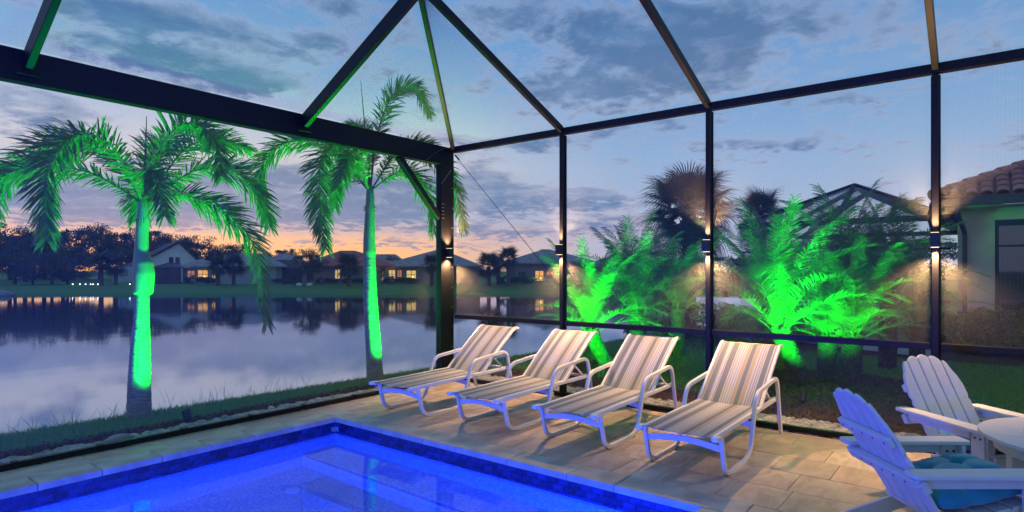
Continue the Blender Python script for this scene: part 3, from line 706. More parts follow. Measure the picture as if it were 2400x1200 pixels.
# ------------------------------------------------------------------ sun loungers
def make_lounger():
    t = empty('sun_lounger')
    Wd = .315; prof = [(a, b) for a, b in ((-.011, -.019), (.011, -.019), (.015, -.015), (.015, .015), (.011, .019), (-.011, .019), (-.015, .015), (-.015, -.015))]
    for s in (1, -1):
        y = s * Wd
        path = fillet([(-.20, y, .335), (-.085, y, .332), (.0, y, .014), (.64, y, .014), (.80, y, .515), (1.48, y, .575), (1.62, y, .010)], [.05, .12, .16, .12, .10], 7)
        m = MB(); m.sweep(path, prof, (0, 1, 0)); m.build('side_frame', M['white_alu'], t, smooth=True)
    for s in (1, -1):
        m = MB(); m.sweep([(-.17, s * (Wd - .032), .332), (1.10, s * (Wd - .032), .345), (1.56, s * (Wd - .032), .35)], prof, (0, 1, 0)); m.build('seat_rail', M['white_alu'], t, smooth=True)
        m = MB(); m.box(-.215, -.165, s * (Wd - .005) - .025, s * (Wd - .005) + .025, .318, .352); m.build('rail_cap', M['white_alu'], t, bevel=.006)
        for fx in (.10, .55): 
            m = MB(); m.box(fx - .03, fx + .03, s * Wd - .015, s * Wd + .015, -.001, .004); m.build('glide', M['black'], t)
    # arched cross bars
    for x0, zz in ((-.045, .225), (.77, .25)):
        pts = [(x0, y, zz + .035 * math.cos(y / Wd * math.pi / 2)) for y in np.linspace(-Wd, Wd, 13)]
        m = MB(); m.sweep(pts, [(-.008, -.024), (.008, -.024), (.008, .024), (-.008, .024)], (1, 0, 0)); m.build('cross_bar', M['white_alu'], t, smooth=True)
    m = MB(); m.beam((1.53, -Wd, .35), (1.53, Wd, .35), .025, .025); m.build('cross_bar', M['white_alu'], t, bevel=.003)
    # sling seat, sagging a little between the rails
    def sheet(prof_xz, wd, sag, name, n=14):
        V = []; F = []; ny = 9; th = .004
        for k, (x, z) in enumerate(prof_xz):
            for j in range(ny):
                y = -wd + 2 * wd * j / (ny - 1); V.append((x, y, z - sag * (1 - (y / wd) ** 2)))
        nk = len(prof_xz); base = nk * ny
        V += [(x, y, z - th) for x, y, z in V]
        for k in range(nk - 1):
            for j in range(ny - 1):
                a = k * ny + j; F.append((a, a + 1, a + ny + 1, a + ny)); F.append((base + a, base + a + ny, base + a + ny + 1, base + a + 1))
        for j in range(ny - 1): F.append((j, base + j, base + j + 1, j + 1)); a = (nk - 1) * ny + j; F.append((a, a + 1, base + a + 1, base + a))
        m = MB(); m.add(V, F); return m.build(name, M['sling'], t, smooth=True)
    sheet([(x, .350 + .012 * (x + .18) / 1.2) for x in np.linspace(-.185, 1.03, 12)], .285, .012, 'seat_sling')
    hx, hz = 1.02, .345; bx_, bz_ = 1.66, .835
    back = [(hx + (bx_ - hx) * k / 12 - .03 * math.sin(math.pi * k / 12) * 0, hz + (bz_ - hz) * k / 12 + .012 * math.sin(math.pi * k / 12)) for k in range(13)]
    back += [(bx_ + .035, bz_ + .018), (bx_ + .075, bz_ + .022), (bx_ + .11, bz_ + .010)]
    sheet(back, .275, .010, 'back_sling')
    for s in (1, -1):
        m = MB(); m.sweep([(x, s * .288, z - .006) for x, z in back], [(-.012, -.014), (.012, -.014), (.012, .014), (-.012, .014)], (0, 1, 0)); m.build('back_rail', M['white_alu'], t, smooth=True)
    m = MB(); m.beam((bx_ + .10, -.29, bz_ + .008), (bx_ + .10, .29, bz_ + .008), .022, .018); m.build('back_rail', M['white_alu'], t, bevel=.003)
    # recliner strut
    for s in (1, -1):
        m = MB(); m.beam((1.27, s * .24, .53), (1.50, s * .24, .355), .012, .022); m.build('recline_strut', M['white_alu'], t, bevel=.002)
        m = MB(); m.box(1.20, 1.52, s * .255 - .006, s * .255 + .006, .31, .335); m.build('ratchet_bar', M['white_alu'], t, bevel=.002)
    m = MB(); m.beam((1.50, -.26, .35), (1.50, .26, .35), .02, .02); m.build('recline_bar', M['white_alu'], t)
    return t
l0 = make_lounger()
spots = [(4.70, 1.90, 0, 'striped sling lounger nearest the white chairs'),
         (4.76, 2.985, .5, 'striped sling lounger second from the white chairs, before the post with the cabbage palm behind'),
         (4.72, 4.04, -.5, 'striped sling lounger second from the corner column'),
         (4.60, 5.135, .8, 'striped sling lounger beside the wide corner column')]
for i, (x, y, a, lb) in enumerate(spots):
    o = l0 if i == 0 else copy_tree(l0)
    o.location = (x, y, 0.001); o.rotation_euler = (0, 0, R(a)); tag(o, lb, 'sun lounger', 'striped sun loungers in a row beside the pool')

# ------------------------------------------------------------------ adirondack chairs
def round_slat(w, l, top, shoulder=None):
    """outline of a back slat: rounded top rising to one side; top = (zl, zr) heights of its left and right top edges"""
    pass
def make_adirondack():
    t = empty('adirondack_chair')
    # lean of the back: local frame with z up the back
    th = R(31); base = Vector((.16, 0, .235))
    Bm = Matrix.Translation(base) @ Matrix.Rotation(-th, 4, 'Y')    # local: x thickness, y width, z up along back
    n = 5; bw = .50; sw = bw / n; L = .80
    def top_z(y):   # arc over the whole back
        return L - .20 * (1 - math.sqrt(max(0, 1 - (abs(y) / .262) ** 2)))
    for k in range(n):
        y0 = -bw / 2 + k * sw + .005; y1 = -bw / 2 + (k + 1) * sw - .005
        pts = [(y0, 0), (y1, 0)]
        def side(y, sg):   # edge going up; shallow nick where the batten sits
            e = top_z(y) - .012
            if (k == 0 and sg < 0) or (k == n - 1 and sg > 0):
                q = .42; 
                return [(y + sg * -.016, .0), (y, .30), (y + sg * .004, q), (y + sg * -.006, q + .02), (y + sg * .006, q + .05), (y + sg * .004, e - .10), (y - sg * .012, e - .035), (y - sg * .035, e + .012)]
            return [(y, e)]
        ctr = (y0 + y1) / 2; hw = (y1 - y0) / 2
        r = side(y1, 1); l = side(y0, -1)
        crown = []
        zr = r[-1][1]; zl = l[-1][1]; yr = r[-1][0]; yl = l[-1][0]
        for q in range(1, 8):
            tt = q / 8; yy = yr + (yl - yr) * tt; crown.append((yy, zr + (zl - zr) * tt + .020 * math.sin(math.pi * tt) + (top_z(ctr) - (top_z(y0) + top_z(y1)) / 2) * math.sin(math.pi * tt)))
        first = (y0, 0) if k else (y0 + .016, 0); second = (y1, 0) if k < n - 1 else (y1 - .016, 0)
        poly = [first, second] + (r if k < n - 1 else r[1:]) + crown + (list(reversed(l)) if k else list(reversed(l[1:])))
        m = MB(); X = Bm @ Matrix(((0, 0, 1, 0), (1, 0, 0, 0), (0, 1, 0, 0), (0, 0, 0, 1)))
        m.prism(poly, -.011, .011, X); m.build('back_slat', M['poly'], t, bevel=.005)
    # battens behind the back
    def bp(x, y, z): return Bm @ Vector((x, y, z))
    m = MB(); m.add([bp(x, y, z) for z in (.515, .575) for x, y in ((-.046, -.245), (-.012, -.245), (-.012, .245), (-.046, .245))], [(0, 3, 2, 1), (4, 5, 6, 7), (0, 1, 5, 4), (1, 2, 6, 5), (2, 3, 7, 6), (3, 0, 4, 7)])
    m.build('upper_batten', M['poly'], t, bevel=.008)
    m = MB(); m.add([bp(x, y, z) for z in (.275, .345) for x, y in ((-.055, -.345), (-.012, -.345), (-.012, .345), (-.055, .345))], [(0, 3, 2, 1), (4, 5, 6, 7), (0, 1, 5, 4), (1, 2, 6, 5), (2, 3, 7, 6), (3, 0, 4, 7)])
    m.build('arm_batten', M['poly'], t, bevel=.008)
    for z, xx in ((.545, -.047), (.31, -.056)):
        for k in range(n):
            m = MB(); m.prism([(.006 * math.cos(a), .006 * math.sin(a)) for a in np.linspace(0, 2 * math.pi, 9)[:-1]], 0, .0025, Matrix.Translation(bp(xx, -bw / 2 + (k + .5) * sw, z)) @ Matrix.Rotation(R(-90) - th, 4, 'Y'))
            m.build('bolt', M['bolt'], t)
    # arms: flat boards with rounded ends, a skirt below, front legs
    for s in (1, -1):
        c = s * .315
        poly = []
        for (x, y, r) in ((-.10, -.058, .03), (.66, -.068, .035), (.66, .068, .035), (-.10, .058, .03)):
            sx = 1 if x > 0 else -1; sy = 1 if y > 0 else -1
            a0 = {(-1, -1): 180, (1, -1): 270, (1, 1): 0, (-1, 1): 90}[(sx, sy)]
            for q in range(5):
                a = R(a0 + 90 * q / 4); poly.append((x - sx * r + r * math.cos(a), c + y - sy * r + r * math.sin(a)))
        m = MB(); m.prism(poly, .535, .560); m.build('arm', M['poly'], t, bevel=.006)
        m = MB(); X = Matrix(((1, 0, 0, 0), (0, 0, 1, c), (0, 1, 0, 0), (0, 0, 0, 1)))
        m.prism([(-.06, .533), (-.06, .475), (.50, .475), (.50, .533)][::-1], -.010, .010, X); m.build('arm_skirt', M['poly'], t, bevel=.004)
        m = MB(); yo = s * .302
        m.box(.50, .60, yo - .012, yo + .012, 0, .533); m.build('front_leg', M['poly'], t, bevel=.005)
        m = MB(); m.box(.588, .612, yo - s * .012 - .030 - (.018 if s > 0 else -.018), yo - s * .012 + .030 - (.018 if s > 0 else -.018), .05, .5325); m.build('front_leg', M['poly'], t, bevel=.004)
        for zb, xb in ((.49, .53), (.49, .57), (.30, .53)):
            m = MB(); m.prism([(.008 * math.cos(a), .008 * math.sin(a)) for a in np.linspace(0, 2 * math.pi, 9)[:-1]], -.0135, .0135, Matrix.Translation((xb, yo, zb)) @ Matrix.Rotation(R(90), 4, 'X')); m.build('bolt', M['bolt'], t)
        m = MB(); m.prism([(.009 * math.cos(a), .009 * math.sin(a)) for a in np.linspace(0, 2 * math.pi, 9)[:-1]], -.013, .013, Matrix.Translation((-.02, c, .505)) @ Matrix.Rotation(R(90), 4, 'X')); m.build('bolt', M['bolt'], t)
        # stringer: seat side that runs down to the floor behind
        ys = s * .262
        poly = [(.62, .375), (.62, .28), (.55, .25), (-.28, 0), (-.40, 0), (-.42, .03), (.16, .225), (.30, .29), (.50, .36)]
        m = MB(); X = Matrix(((1, 0, 0, 0), (0, 0, 1, ys), (0, 1, 0, 0), (0, 0, 0, 1))); m.prism(poly[::-1], -.012, .012, X); m.build('side_stringer', M['poly'], t, bevel=.004)
    # seat slats
    for k in range(6):
        x = .17 + k * .085; z = .245 + .125 * (k / 5) ** .8 + .012
        m = MB(); m.beam((x, -.275, z), (x, .275, z), .074, .020, up=(-.25, 0, 1)); m.build('seat_slat', M['poly'], t, bevel=.004)
    m = MB(); m.box(.624, .646, -.275, .275, .28, .385); m.build('front_apron', M['poly'], t, bevel=.005)
    return t
def make_cushion(loc, rz, label):
    # tufted square pad
    n = 40; V = []; F = []; hw = .265
    def f(u, v):
        edge = (1 - abs(u) ** 3.2) * (1 - abs(v) ** 3.2); e = max(edge, 0) ** .42
        h = .068 * e
        for tx in (-.34, .34):
            for ty in (-.34, .34): h -= .050 * math.exp(-((u - tx) ** 2 + (v - ty) ** 2) / .018) * e
        h -= .018 * e * (math.exp(-(abs(u) - .34) ** 2 / .004) * (1 if abs(v) > .34 else .5) + math.exp(-(abs(v) - .34) ** 2 / .004) * (1 if abs(u) > .34 else .5))
        return h
    for sgn in (1, -1):
        for i in range(n + 1):
            for j in range(n + 1):
                u = -1 + 2 * i / n; v = -1 + 2 * j / n; x = u * hw * (1 - .06 * v * v); y = v * hw * (1 - .06 * u * u)
                V.append((x, y, sgn * max(f(u, v), .0) + (.004 * sgn)))
    N = (n + 1) ** 2
    for i in range(n):
        for j in range(n):
            a = i * (n + 1) + j; F.append((a, a + n + 1, a + n + 2, a + 1)); F.append((N + a, N + a + 1, N + a + n + 2, N + a + n + 1))
    for i in range(n):
        for a, b in ((i, i + 1), (n * (n + 1) + i + 1, n * (n + 1) + i)): F.append((a, b, N + b, N + a))
        for a, b in (((i + 1) * (n + 1), i * (n + 1)), (i * (n + 1) + n, (i + 1) * (n + 1) + n)): F.append((a, b, N + b, N + a))
    m = MB(); m.add(V, F); o = m.build('cushion', M['cushion'], None, smooth=True)
    o.location = loc; o.rotation_euler = (0, R(-13), rz); o.rotation_mode = 'XYZ'; tag(o, label, 'cushion', 'teal cushions on the white chairs')
    return o
c1 = make_adirondack(); c1.location = (4.035, .425, .001); c1.rotation_euler = (0, 0, R(-52)); tag(c1, 'white slatted garden chair seen from behind, glowing blue at the pool', 'garden chair', 'white slatted chairs round the table')
c2 = copy_tree(c1); c2.location = (5.66, .225, .001); c2.rotation_euler = (0, 0, math.atan2(-.727, -.687)); tag(c2, 'white slatted garden chair facing the camera before the lawn', 'garden chair', 'white slatted chairs round the table')
def seat_pt(o, x, z):
    a = o.rotation_euler.z; return (o.location.x + x * math.cos(a), o.location.y + x * math.sin(a), z)
make_cushion(seat_pt(c1, .36, .415), R(-52), 'teal tufted cushion on the chair nearest the pool')
make_cushion(seat_pt(c2, .36, .415), c2.rotation_euler.z, 'teal tufted cushion on the chair facing the camera')

# ------------------------------------------------------------------ round table
def make_table():
    cx, cy_ = 4.93, -.56; t = empty('round_table', (cx, cy_, 0.001)); tag(t, 'round white table with inset centre at the right edge', 'table')
    Rt = .60; zt = .60
    def ring(r0, r1, z0, z1, a0, a1, n=14):
        m = MB(); o = [(r1 * math.cos(a), r1 * math.sin(a)) for a in np.linspace(a0, a1, n)]; i = [(r0 * math.cos(a), r0 * math.sin(a)) for a in np.linspace(a1, a0, n)]
        m.prism(o + i, z0, z1); return m
    for k in range(4): ring(.372, Rt, zt - .025, zt, k * math.pi / 2 + .003 + .4, (k + 1) * math.pi / 2 - .003 + .4).build('top_segment', M['poly'], t, bevel=.004)
    # inner disc of boards
    for k in range(5):
        x0 = -.365 + k * .146 + .0015; x1 = x0 + .143; pts = []
        for q in range(9):
            x = x0 + (x1 - x0) * q / 8; pts.append((x, -math.sqrt(max(0, .366 ** 2 - x * x))))
        for q in range(9):
            x = x1 + (x0 - x1) * q / 8; pts.append((x, math.sqrt(max(0, .366 ** 2 - x * x))))
        cl = []
        for p in pts:
            if not cl or (Vector(p) - Vector(cl[-1])).length > .002: cl.append(p)
        m = MB(); m.prism(cl, zt - .024, zt - .002); m.build('centre_board', M['poly'], t, bevel=.003)
    ring(.50, .522, zt - .10, zt - .0255, 0, 2 * math.pi - .01, 40).build('table_apron', M['poly'], t)
    for k in range(4):
        a = k * math.pi / 2 + R(25); x, y = .46 * math.cos(a), .46 * math.sin(a); m = MB(); m.box(-.035, .035, -.035, .035, 0, zt - .026); o = m.build('leg', M['poly'], t, bevel=.006); o.location = (x, y, 0); o.rotation_euler = (0, 0, a)
    m = MB(); m.beam((.43 * math.cos(R(25)), .43 * math.sin(R(25)), .2), (-.43 * math.cos(R(25)), -.43 * math.sin(R(25)), .2), .03, .06); m.build('stretcher', M['poly'], t)
make_table()

# ------------------------------------------------------------------ beds: pebbles, mulch, grass
def sheet(name, poly, z, mat, label):
    m = MB(); m.add([(x, y, z) for x, y in poly], [tuple(range(len(poly)))]); o = m.build(name, mat); tag(o, label, kind='structure'); return o
sheet('mulch_bed_ground', [(-6, 6.26), (6.6, 6.26), (6.6, 6.86), (3, 6.88), (0, 6.95), (-6, 6.95)], GZ + .014, M['mulch'], 'strip of brown mulch along the lake side of the deck')
circ = [(9.2 + 1.75 * math.cos(a), 1.75 + 1.6 * math.sin(a)) for a in np.linspace(R(-105), R(105), 18)]
sheet('mulch_border_ground', [(6.56, -4), (8.0, -4), (7.9, -1.5), (7.95, .1)] + circ + [(8.1, 3.5), (7.9, 4.1), (8.4, 4.4), (9.4, 4.4), (9.8, 5.0), (9.4, 5.6), (8.4, 5.6), (7.5, 6.2), (6.56, 6.8)], GZ + .014, M['mulch'], 'brown mulch bed under the green lit palms')
sheet('neighbour_bed_ground', [(13.3, -6), (15.6, -6), (15.6, .6), (15.0, 4.0), (18, 6.6), (13.0, 6.3), (12.4, 4.6), (13.4, 2.6), (13.6, .6)], GZ + .012, M['mulch'], 'brown mulch bed along the neighbouring house')
sheet('patio_slab_ground', [(13.55, .75), (16.0, .75), (17.5, 4.4), (15.4, 4.4), (14.2, 2.3)], GZ + .05, M['concrete'], 'pale concrete patio beside the neighbouring cage')
def pebbles(name, x0, x1, y0, y1, n, label, smin=.022, smax=.042):
    pos = np.stack([rng.uniform(x0, x1, n), rng.uniform(y0, y1, n), np.full(n, GZ + .018) + rng.uniform(0, .02, n)], 1)
    s = rng.uniform(smin, smax, n); sc3 = np.stack([s * rng.uniform(.9, 1.5, n), s, s * rng.uniform(.45, .7, n)], 1)
    V, F = replicate(ICO1[0], ICO1[1], pos, rot_batch(rng.normal(0, .25, n), rng.normal(0, .25, n), rng.uniform(0, 6.28, n)), sc3)
    o = link_mesh(name, np_mesh(name, V, F, M['pebble'], True)); tag(o, label, 'pebbles', kind='stuff')
pebbles('pebbles', -3, 6.5, 6.27, 6.58, 1900, 'grey river pebbles in a strip along the bottom rail beside the lake', .028, .055)
pebbles('pebbles', 6.57, 7.12, -2.0, 6.3, 3600, 'grey river pebbles along the rail behind the loungers')
def chips(poly_fn, n, x0, x1, y0, y1, name, label):
    P = np.stack([rng.uniform(x0, x1, n), rng.uniform(y0, y1, n)], 1); P = P[poly_fn(P[:, 0], P[:, 1])]; n = len(P)
    Vt = np.array([(-1, -.3, 0), (1, -.25, 0), (.9, .3, 0), (-.8, .25, 0)]); Ft = np.array([(0, 1, 2, 3)])
    s = rng.uniform(.010, .028, n)
    V, F = replicate(Vt, Ft, np.concatenate([P, np.full((n, 1), GZ + .024)], 1) + rng.uniform(0, .012, (n, 3)), rot_batch(rng.normal(0, .5, n), rng.normal(0, .5, n), rng.uniform(0, 6.28, n)), np.stack([s, s, s], 1))
    o = link_mesh(name, np_mesh(name, V, F, M['chip'])); tag(o, label, 'mulch', kind='stuff')
chips(lambda x, y: y < 6.95, 12000, -2, 6.5, 6.54, 6.98, 'mulch_litter', 'brown bark mulch between the pebbles and the lakeside grass')
def bed_right(x, y): return ((x < 7.95) | ((x - 9.2) ** 2 / 3.0 + (y - 1.75) ** 2 / 2.5 < 1)) | ((x < 9.8) & (y > 4.4) & (y < 5.6))
chips(bed_right, 42000, 7.1, 11, -2, 6.2, 'mulch_litter', 'brown bark mulch under the green lit date palms')
def grass(name, n, x0, x1, y0, y1, keep, hmin, hmax, label, wid=.004):
    P = np.stack([rng.uniform(x0, x1, n), rng.uniform(y0, y1, n)], 1); P = P[keep(P[:, 0], P[:, 1])]; n = len(P)
    z = ground_z(P[:, 0], P[:, 1]); Vt = np.array([(-1, 0, 0), (1, 0, 0), (.75, .12, .55), (-.75, .12, .55), (0, .42, 1)], dtype=float)
    h = rng.uniform(hmin, hmax, n) * (1 + .5 * (rng.random(n) < .06)); w = wid * rng.uniform(.7, 1.4, n)
    m = rot_batch(rng.normal(0, .28, n), rng.normal(0, .28, n), rng.uniform(0, 6.28, n))
    V, _ = replicate(Vt, np.array([(0, 1, 2, 3)]), np.stack([P[:, 0], P[:, 1], z], 1), m, np.stack([w, h, h], 1))
    b = (np.arange(n) * 5)[:, None]; tri = np.concatenate([b + np.array([0, 1, 2]), b + np.array([0, 2, 3]), b + np.array([3, 2, 4])], 0)
    o = link_mesh(name, np_mesh(name, V, tri, M['grass_blade'])); tag(o, label, 'grass', kind='stuff')
grass('grass', 52000, -2.5, 8.5, 6.80, 8.3, lambda x, y: (y > 6.86 + .03 * np.sin(x * 9) + .02 * np.sin(x * 23)) & (y < crest(x) + .5) & (rng.random(len(x)) < np.clip(1.6 - np.maximum(x - 3, 0) * .12, .5, 1)), .035, .085, 'fringe of green grass on the bank beside the lake')
def on_lawn(x, y): return (~bed_right(x, y)) & (x > 7.9) & (y < crest(x) + .4) & ~((x > 13.4) & (y < 4.5)) & (rng.random(len(x)) < np.clip(9 / np.hypot(x, y), .2, 1) ** 2.2)
grass('grass', 160000, 7.6, 17, -4.5, 7.6, on_lawn, .03, .07, 'short green lawn beyond the right screen wall', .006)
# stray tall blades at the water
grass('tall_grass', 160, .5, 5, 7.3, 7.6, lambda x, y: x > -9, .16, .34, 'thin tall weeds on the lakeside crest', .0022)
V, F = ICO2; Vr = V * np.array([.13, .075, .045]) * (1 + .12 * np.sin(V[:, :1] * 5 + V[:, 1:2] * 4)); o = link_mesh('landscape_rock', np_mesh('landscape_rock', Vr, F, M['rock'], True), None, (2.20, 6.40, GZ + .07), (0, 0, R(8))); tag(o, 'large smooth pale rock among the pebbles by the left rail', 'rock')

# ------------------------------------------------------------------ garden spotlights
def spotlight(loc, target, energy, size, label, blend=.6):
    t = empty('garden_spotlight', loc); tag(t, label, 'spotlight', 'green garden spotlights')
    d = (Vector(target) - Vector(loc)).normalized(); q = d.to_track_quat('Z', 'Y').to_matrix().to_4x4()
    c = Vector((0, 0, .09))
    m = MB(); seg = 14
    ring = lambda r, z: [Matrix.Translation(c) @ q @ Vector((r * math.cos(2 * math.pi * k / seg), r * math.sin(2 * math.pi * k / seg), z)) for k in range(seg)]
    rr = [(.034, -.06), (.042, -.05), (.045, .05), (.048, .062), (.041, .062), (.040, .050)]
    vs = sum([ring(*x) for x in rr], []); fs = [(i * seg + j, i * seg + (j + 1) % seg, (i + 1) * seg + (j + 1) % seg, (i + 1) * seg + j) for i in range(len(rr) - 1) for j in range(seg)] + [tuple(reversed(range(seg)))]
    m.add(vs, fs); m.build('lamp_housing', M['black'], t, smooth=True)
    m = MB(); m.add(ring(.039, .050), [tuple(range(seg))]); m.build('lens', M['glens'], t)
    m = MB(); m.tube([(0, 0, -.06), (0, 0, .06)], .011, 8); m.build('stake', M['black'], t)
    l = bpy.data.lights.new('spot_light', 'SPOT'); l.energy = energy; l.color = (.002, 1, .02); l.spot_size = R(size); l.spot_blend = blend; l.shadow_soft_size = .06
    o = bpy.data.objects.new('spot_light', l); COL.objects.link(o); o.parent = t; o.location = c + d * .075; o.rotation_euler = d.to_track_quat('-Z', 'Y').to_euler()

# ------------------------------------------------------------------ palm fronds
def frond_arrays(pts, n_pos, leaf_len, leaf_w, per=2, plume=0.0, ang=50, droop=.35, seed=0, r0=.012, start=.06, vee=.35, upref=None, tipl=.45, basel=.6):
    """rachis through pts (list of Vector) with leaflets; returns V, F(tri)"""
    rg = np.random.default_rng(seed); P = np.array([tuple(p) for p in pts]); n = len(P)
    T = np.gradient(P, axis=0); T /= np.linalg.norm(T, axis=1, keepdims=True)
    V = []; F = []
    # rachis: 4-sided taper
    up = np.array([0, 0, 1.0]); S = np.cross(T, up)
    S0 = np.array(upref) if upref is not None else None
    for i in range(n):
        if np.linalg.norm(S[i]) < .25: S[i] = S[i - 1] if i else (S0 if S0 is not None else np.array([1., 0, 0]))
        S[i] /= np.linalg.norm(S[i])
        if i and np.dot(S[i], S[i - 1]) < 0: S[i] = -S[i]
    for i in range(1, n): S[i] = S[i] * .5 + S[i - 1] * .5; S[i] /= np.linalg.norm(S[i])
    N = np.cross(S, T)
    for i in range(n):
        r = r0 * (1 - .85 * i / (n - 1))
        for a, b in ((1.3, 0), (0, .8), (-1.3, 0), (0, -.8)): V.append(P[i] + S[i] * a * r + N[i] * b * r)
    for i in range(n - 1):
        for j in range(4):
            a, b, c, d = i * 4 + j, i * 4 + (j + 1) % 4, (i + 1) * 4 + (j + 1) % 4, (i + 1) * 4 + j; F += [(a, b, c), (a, c, d)]
    base = len(V); LV = []; 
    ts = start + (1 - start) * (np.arange(n_pos) + .5) / n_pos
    for t in ts:
        x = t * (n - 1); k = min(int(x), n - 2); f = x - k; p = P[k] * (1 - f) + P[k + 1] * f; tt = T[k] * (1 - f) + T[k + 1] * f; s = S[k]; nn = N[k]
        prof = basel + (1 - basel) * min(1, (t - start) / .25) if t < .35 else 1 - (1 - tipl) * ((t - .35) / .65) ** 2
        for q in range(per):
            sg = 1 if q % 2 else -1
            el_ = vee + rg.normal(0, .12) + plume * rg.uniform(-1, 1)
            a = R(ang) * (1 - .45 * t) + rg.normal(0, .09)
            out = s * sg * math.cos(el_) + nn * math.sin(el_); d = out * math.sin(a) + tt * math.cos(a); d /= np.linalg.norm(d)
            L = leaf_len * prof * rg.uniform(.82, 1.12); w = leaf_w * rg.uniform(.8, 1.15) * (.6 + .4 * prof)
            wd = np.cross(d, nn * math.cos(el_) - s * sg * math.sin(el_)); nw = np.linalg.norm(wd); wd = wd / nw if nw > 1e-4 else s
            g = np.array([0, 0, -1.0]) * droop * L
            m1 = p + d * L * .40 + g * .12; m2 = p + d * L * .74 + g * .45; e = p + d * L * .97 + g
            LV += [p - wd * w * .3, p + wd * w * .3, m1 + wd * w * .5, m1 - wd * w * .5, m2 + wd * w * .36, m2 - wd * w * .36, e]
    m = len(LV) // 7; b = base + np.arange(m)[:, None] * 7
    FL = np.concatenate([b + np.array(q) for q in ((0, 1, 2), (0, 2, 3), (3, 2, 4), (3, 4, 5), (5, 4, 6))], 0)
    return np.array(V + LV), np.concatenate([np.array(F), FL], 0)

def foxtail(name_label, base, D, base_uv, crown_uv, fr, trunk_rows, seed, spear_uv, shaft_rows):
    """fr: fronds as lists of (u, v, depth offset) around the crown; trunk_rows / shaft_rows: (v, u centre, diameter in px)"""
    b = Vector(base); px = FPX / D
    t = empty('foxtail_palm', b); tag(t, name_label, 'palm tree', 'foxtail palms at the lake edge')
    def loc(u, v, dd=0.0):
        p = at(u, v, D); return p + FW * dd - b
    def lathe_rows(rows, step, groove, name, mat):
        vs_ = np.array([r[0] for r in rows], float); us = np.array([r[1] for r in rows], float); ds = np.array([r[2] for r in rows], float)
        zs = []; v = vs_[0]
        seg = 28; V = []; F = []; k = 0
        H = (vs_[0] - vs_[-1]) / px; n = int(H / step) + 1; nxt = 0
        for i in range(n):
            v = vs_[0] - (vs_[0] - vs_[-1]) * i / (n - 1); u = np.interp(-v, -vs_, us); d = np.interp(-v, -vs_, ds) / px; h = (vs_[0] - v) / px
            r = d / 2
            if groove:
                ph = (h / groove + .35 * math.sin(h * 3) + .12 * math.sin(h * 11)) % 1; r *= .985 + .030 * min(ph / .9, 1) ** 1.6 - (.036 * (ph - .9) / .1 if ph > .9 else 0)
            p = loc(float(u), float(v))
            for j in range(seg):
                a = 2 * math.pi * j / seg; rr = r * (1 + .012 * math.sin(3 * a + h * 2)); V.append((p.x + rr * math.cos(a), p.y + rr * math.sin(a), p.z))
        for i in range(n - 1):
            for j in range(seg): F.append((i * seg + j, i * seg + (j + 1) % seg, (i + 1) * seg + (j + 1) % seg, (i + 1) * seg + j))
        m = MB(); m.add(V, F + [tuple(range((n - 1) * seg, n * seg)), tuple(reversed(range(seg)))]); return m.build(name, mat, t, smooth=True)
    lathe_rows(trunk_rows, .010, .115, 'trunk', M['trunk'])
    lathe_rows(shaft_rows, .02, None, 'crownshaft', M['shaft'])
    for i, c in enumerate(fr):
        pts = spline([loc(*q) for q in c], 34)
        L = sum((pts[k + 1] - pts[k]).length for k in range(33))
        V, F = frond_arrays(pts, int(L / .021), .37, .021, per=4, plume=1.05, ang=60, droop=.16, seed=seed + i, r0=.016, start=.10, vee=.10, tipl=.42, basel=.35)
        link_mesh('frond', np_mesh('frond', V, F, M['foxtail']), t)
    m = MB(); p0, p1 = loc(crown_uv[0], crown_uv[1]), loc(*spear_uv); m.tube([p0, p0.lerp(p1, .5), p1], [.018, .012, .003], 6); m.build('spear_leaf', M['foxtail'], t)
    # dry sheath remains at the top of the shaft
    m = MB(); sv = shaft_rows[-2]
    for k in range(14):
        a = random.uniform(0, 6.28); p = loc(sv[1], sv[0] + 30) + Vector((math.cos(a), math.sin(a), 0)) * sv[2] / 2 / px * .9; q = p + Vector((math.cos(a) * .05, math.sin(a) * .05, -random.uniform(.03, .12))); m.tube([p, q], .004, 4)
    m.build('dry_sheath', M['bark'], t)
    return t
foxtail('green lit palm at the left with a bulging swollen trunk', at(327, 980, 6.8), 6.8, (327, 980), (338, 470),
        [[(338, 478, 0), (262, 372, 0), (150, 340, -.1), (45, 420, -.2), (28, 520, -.25)],
         [(338, 478, 0), (240, 412, -.2), (140, 405, -.4), (70, 460, -.6), (50, 535, -.7)],
         [(338, 478, 0), (326, 365, -.45), (312, 360, -.9), (302, 450, -1.2), (318, 575, -1.3)],
         [(338, 478, 0), (318, 350, .3), (282, 292, .8), (246, 300, 1.3)],
         [(342, 478, 0), (395, 345, -.1), (462, 300, -.2), (530, 335, -.3), (560, 425, -.4)],
         [(342, 478, 0), (420, 392, .3), (500, 385, .5), (548, 440, .7), (566, 520, .8)],
         [(344, 478, 0), (425, 458, 0), (510, 490, .1), (580, 580, .2), (606, 765, .25)],
         [(338, 478, 0), (260, 420, .6), (190, 430, 1.0), (165, 490, 1.2)],
         [(342, 478, 0), (376, 330, .5), (424, 286, .9), (470, 300, 1.3)],
         [(342, 478, 0), (400, 420, -.5), (440, 440, -.6), (470, 520, -.7)]],
        [(985, 327, 60), (960, 327, 52), (900, 327, 48), (820, 329, 42), (750, 332, 34), (690, 333, 30)], 11, (344, 272),
        [(691, 335, 34), (688, 336, 41), (660, 338, 44), (640, 338, 46), (615, 336, 42), (590, 332, 30), (560, 333, 28), (520, 335, 28), (480, 338, 25), (460, 339, 16)])
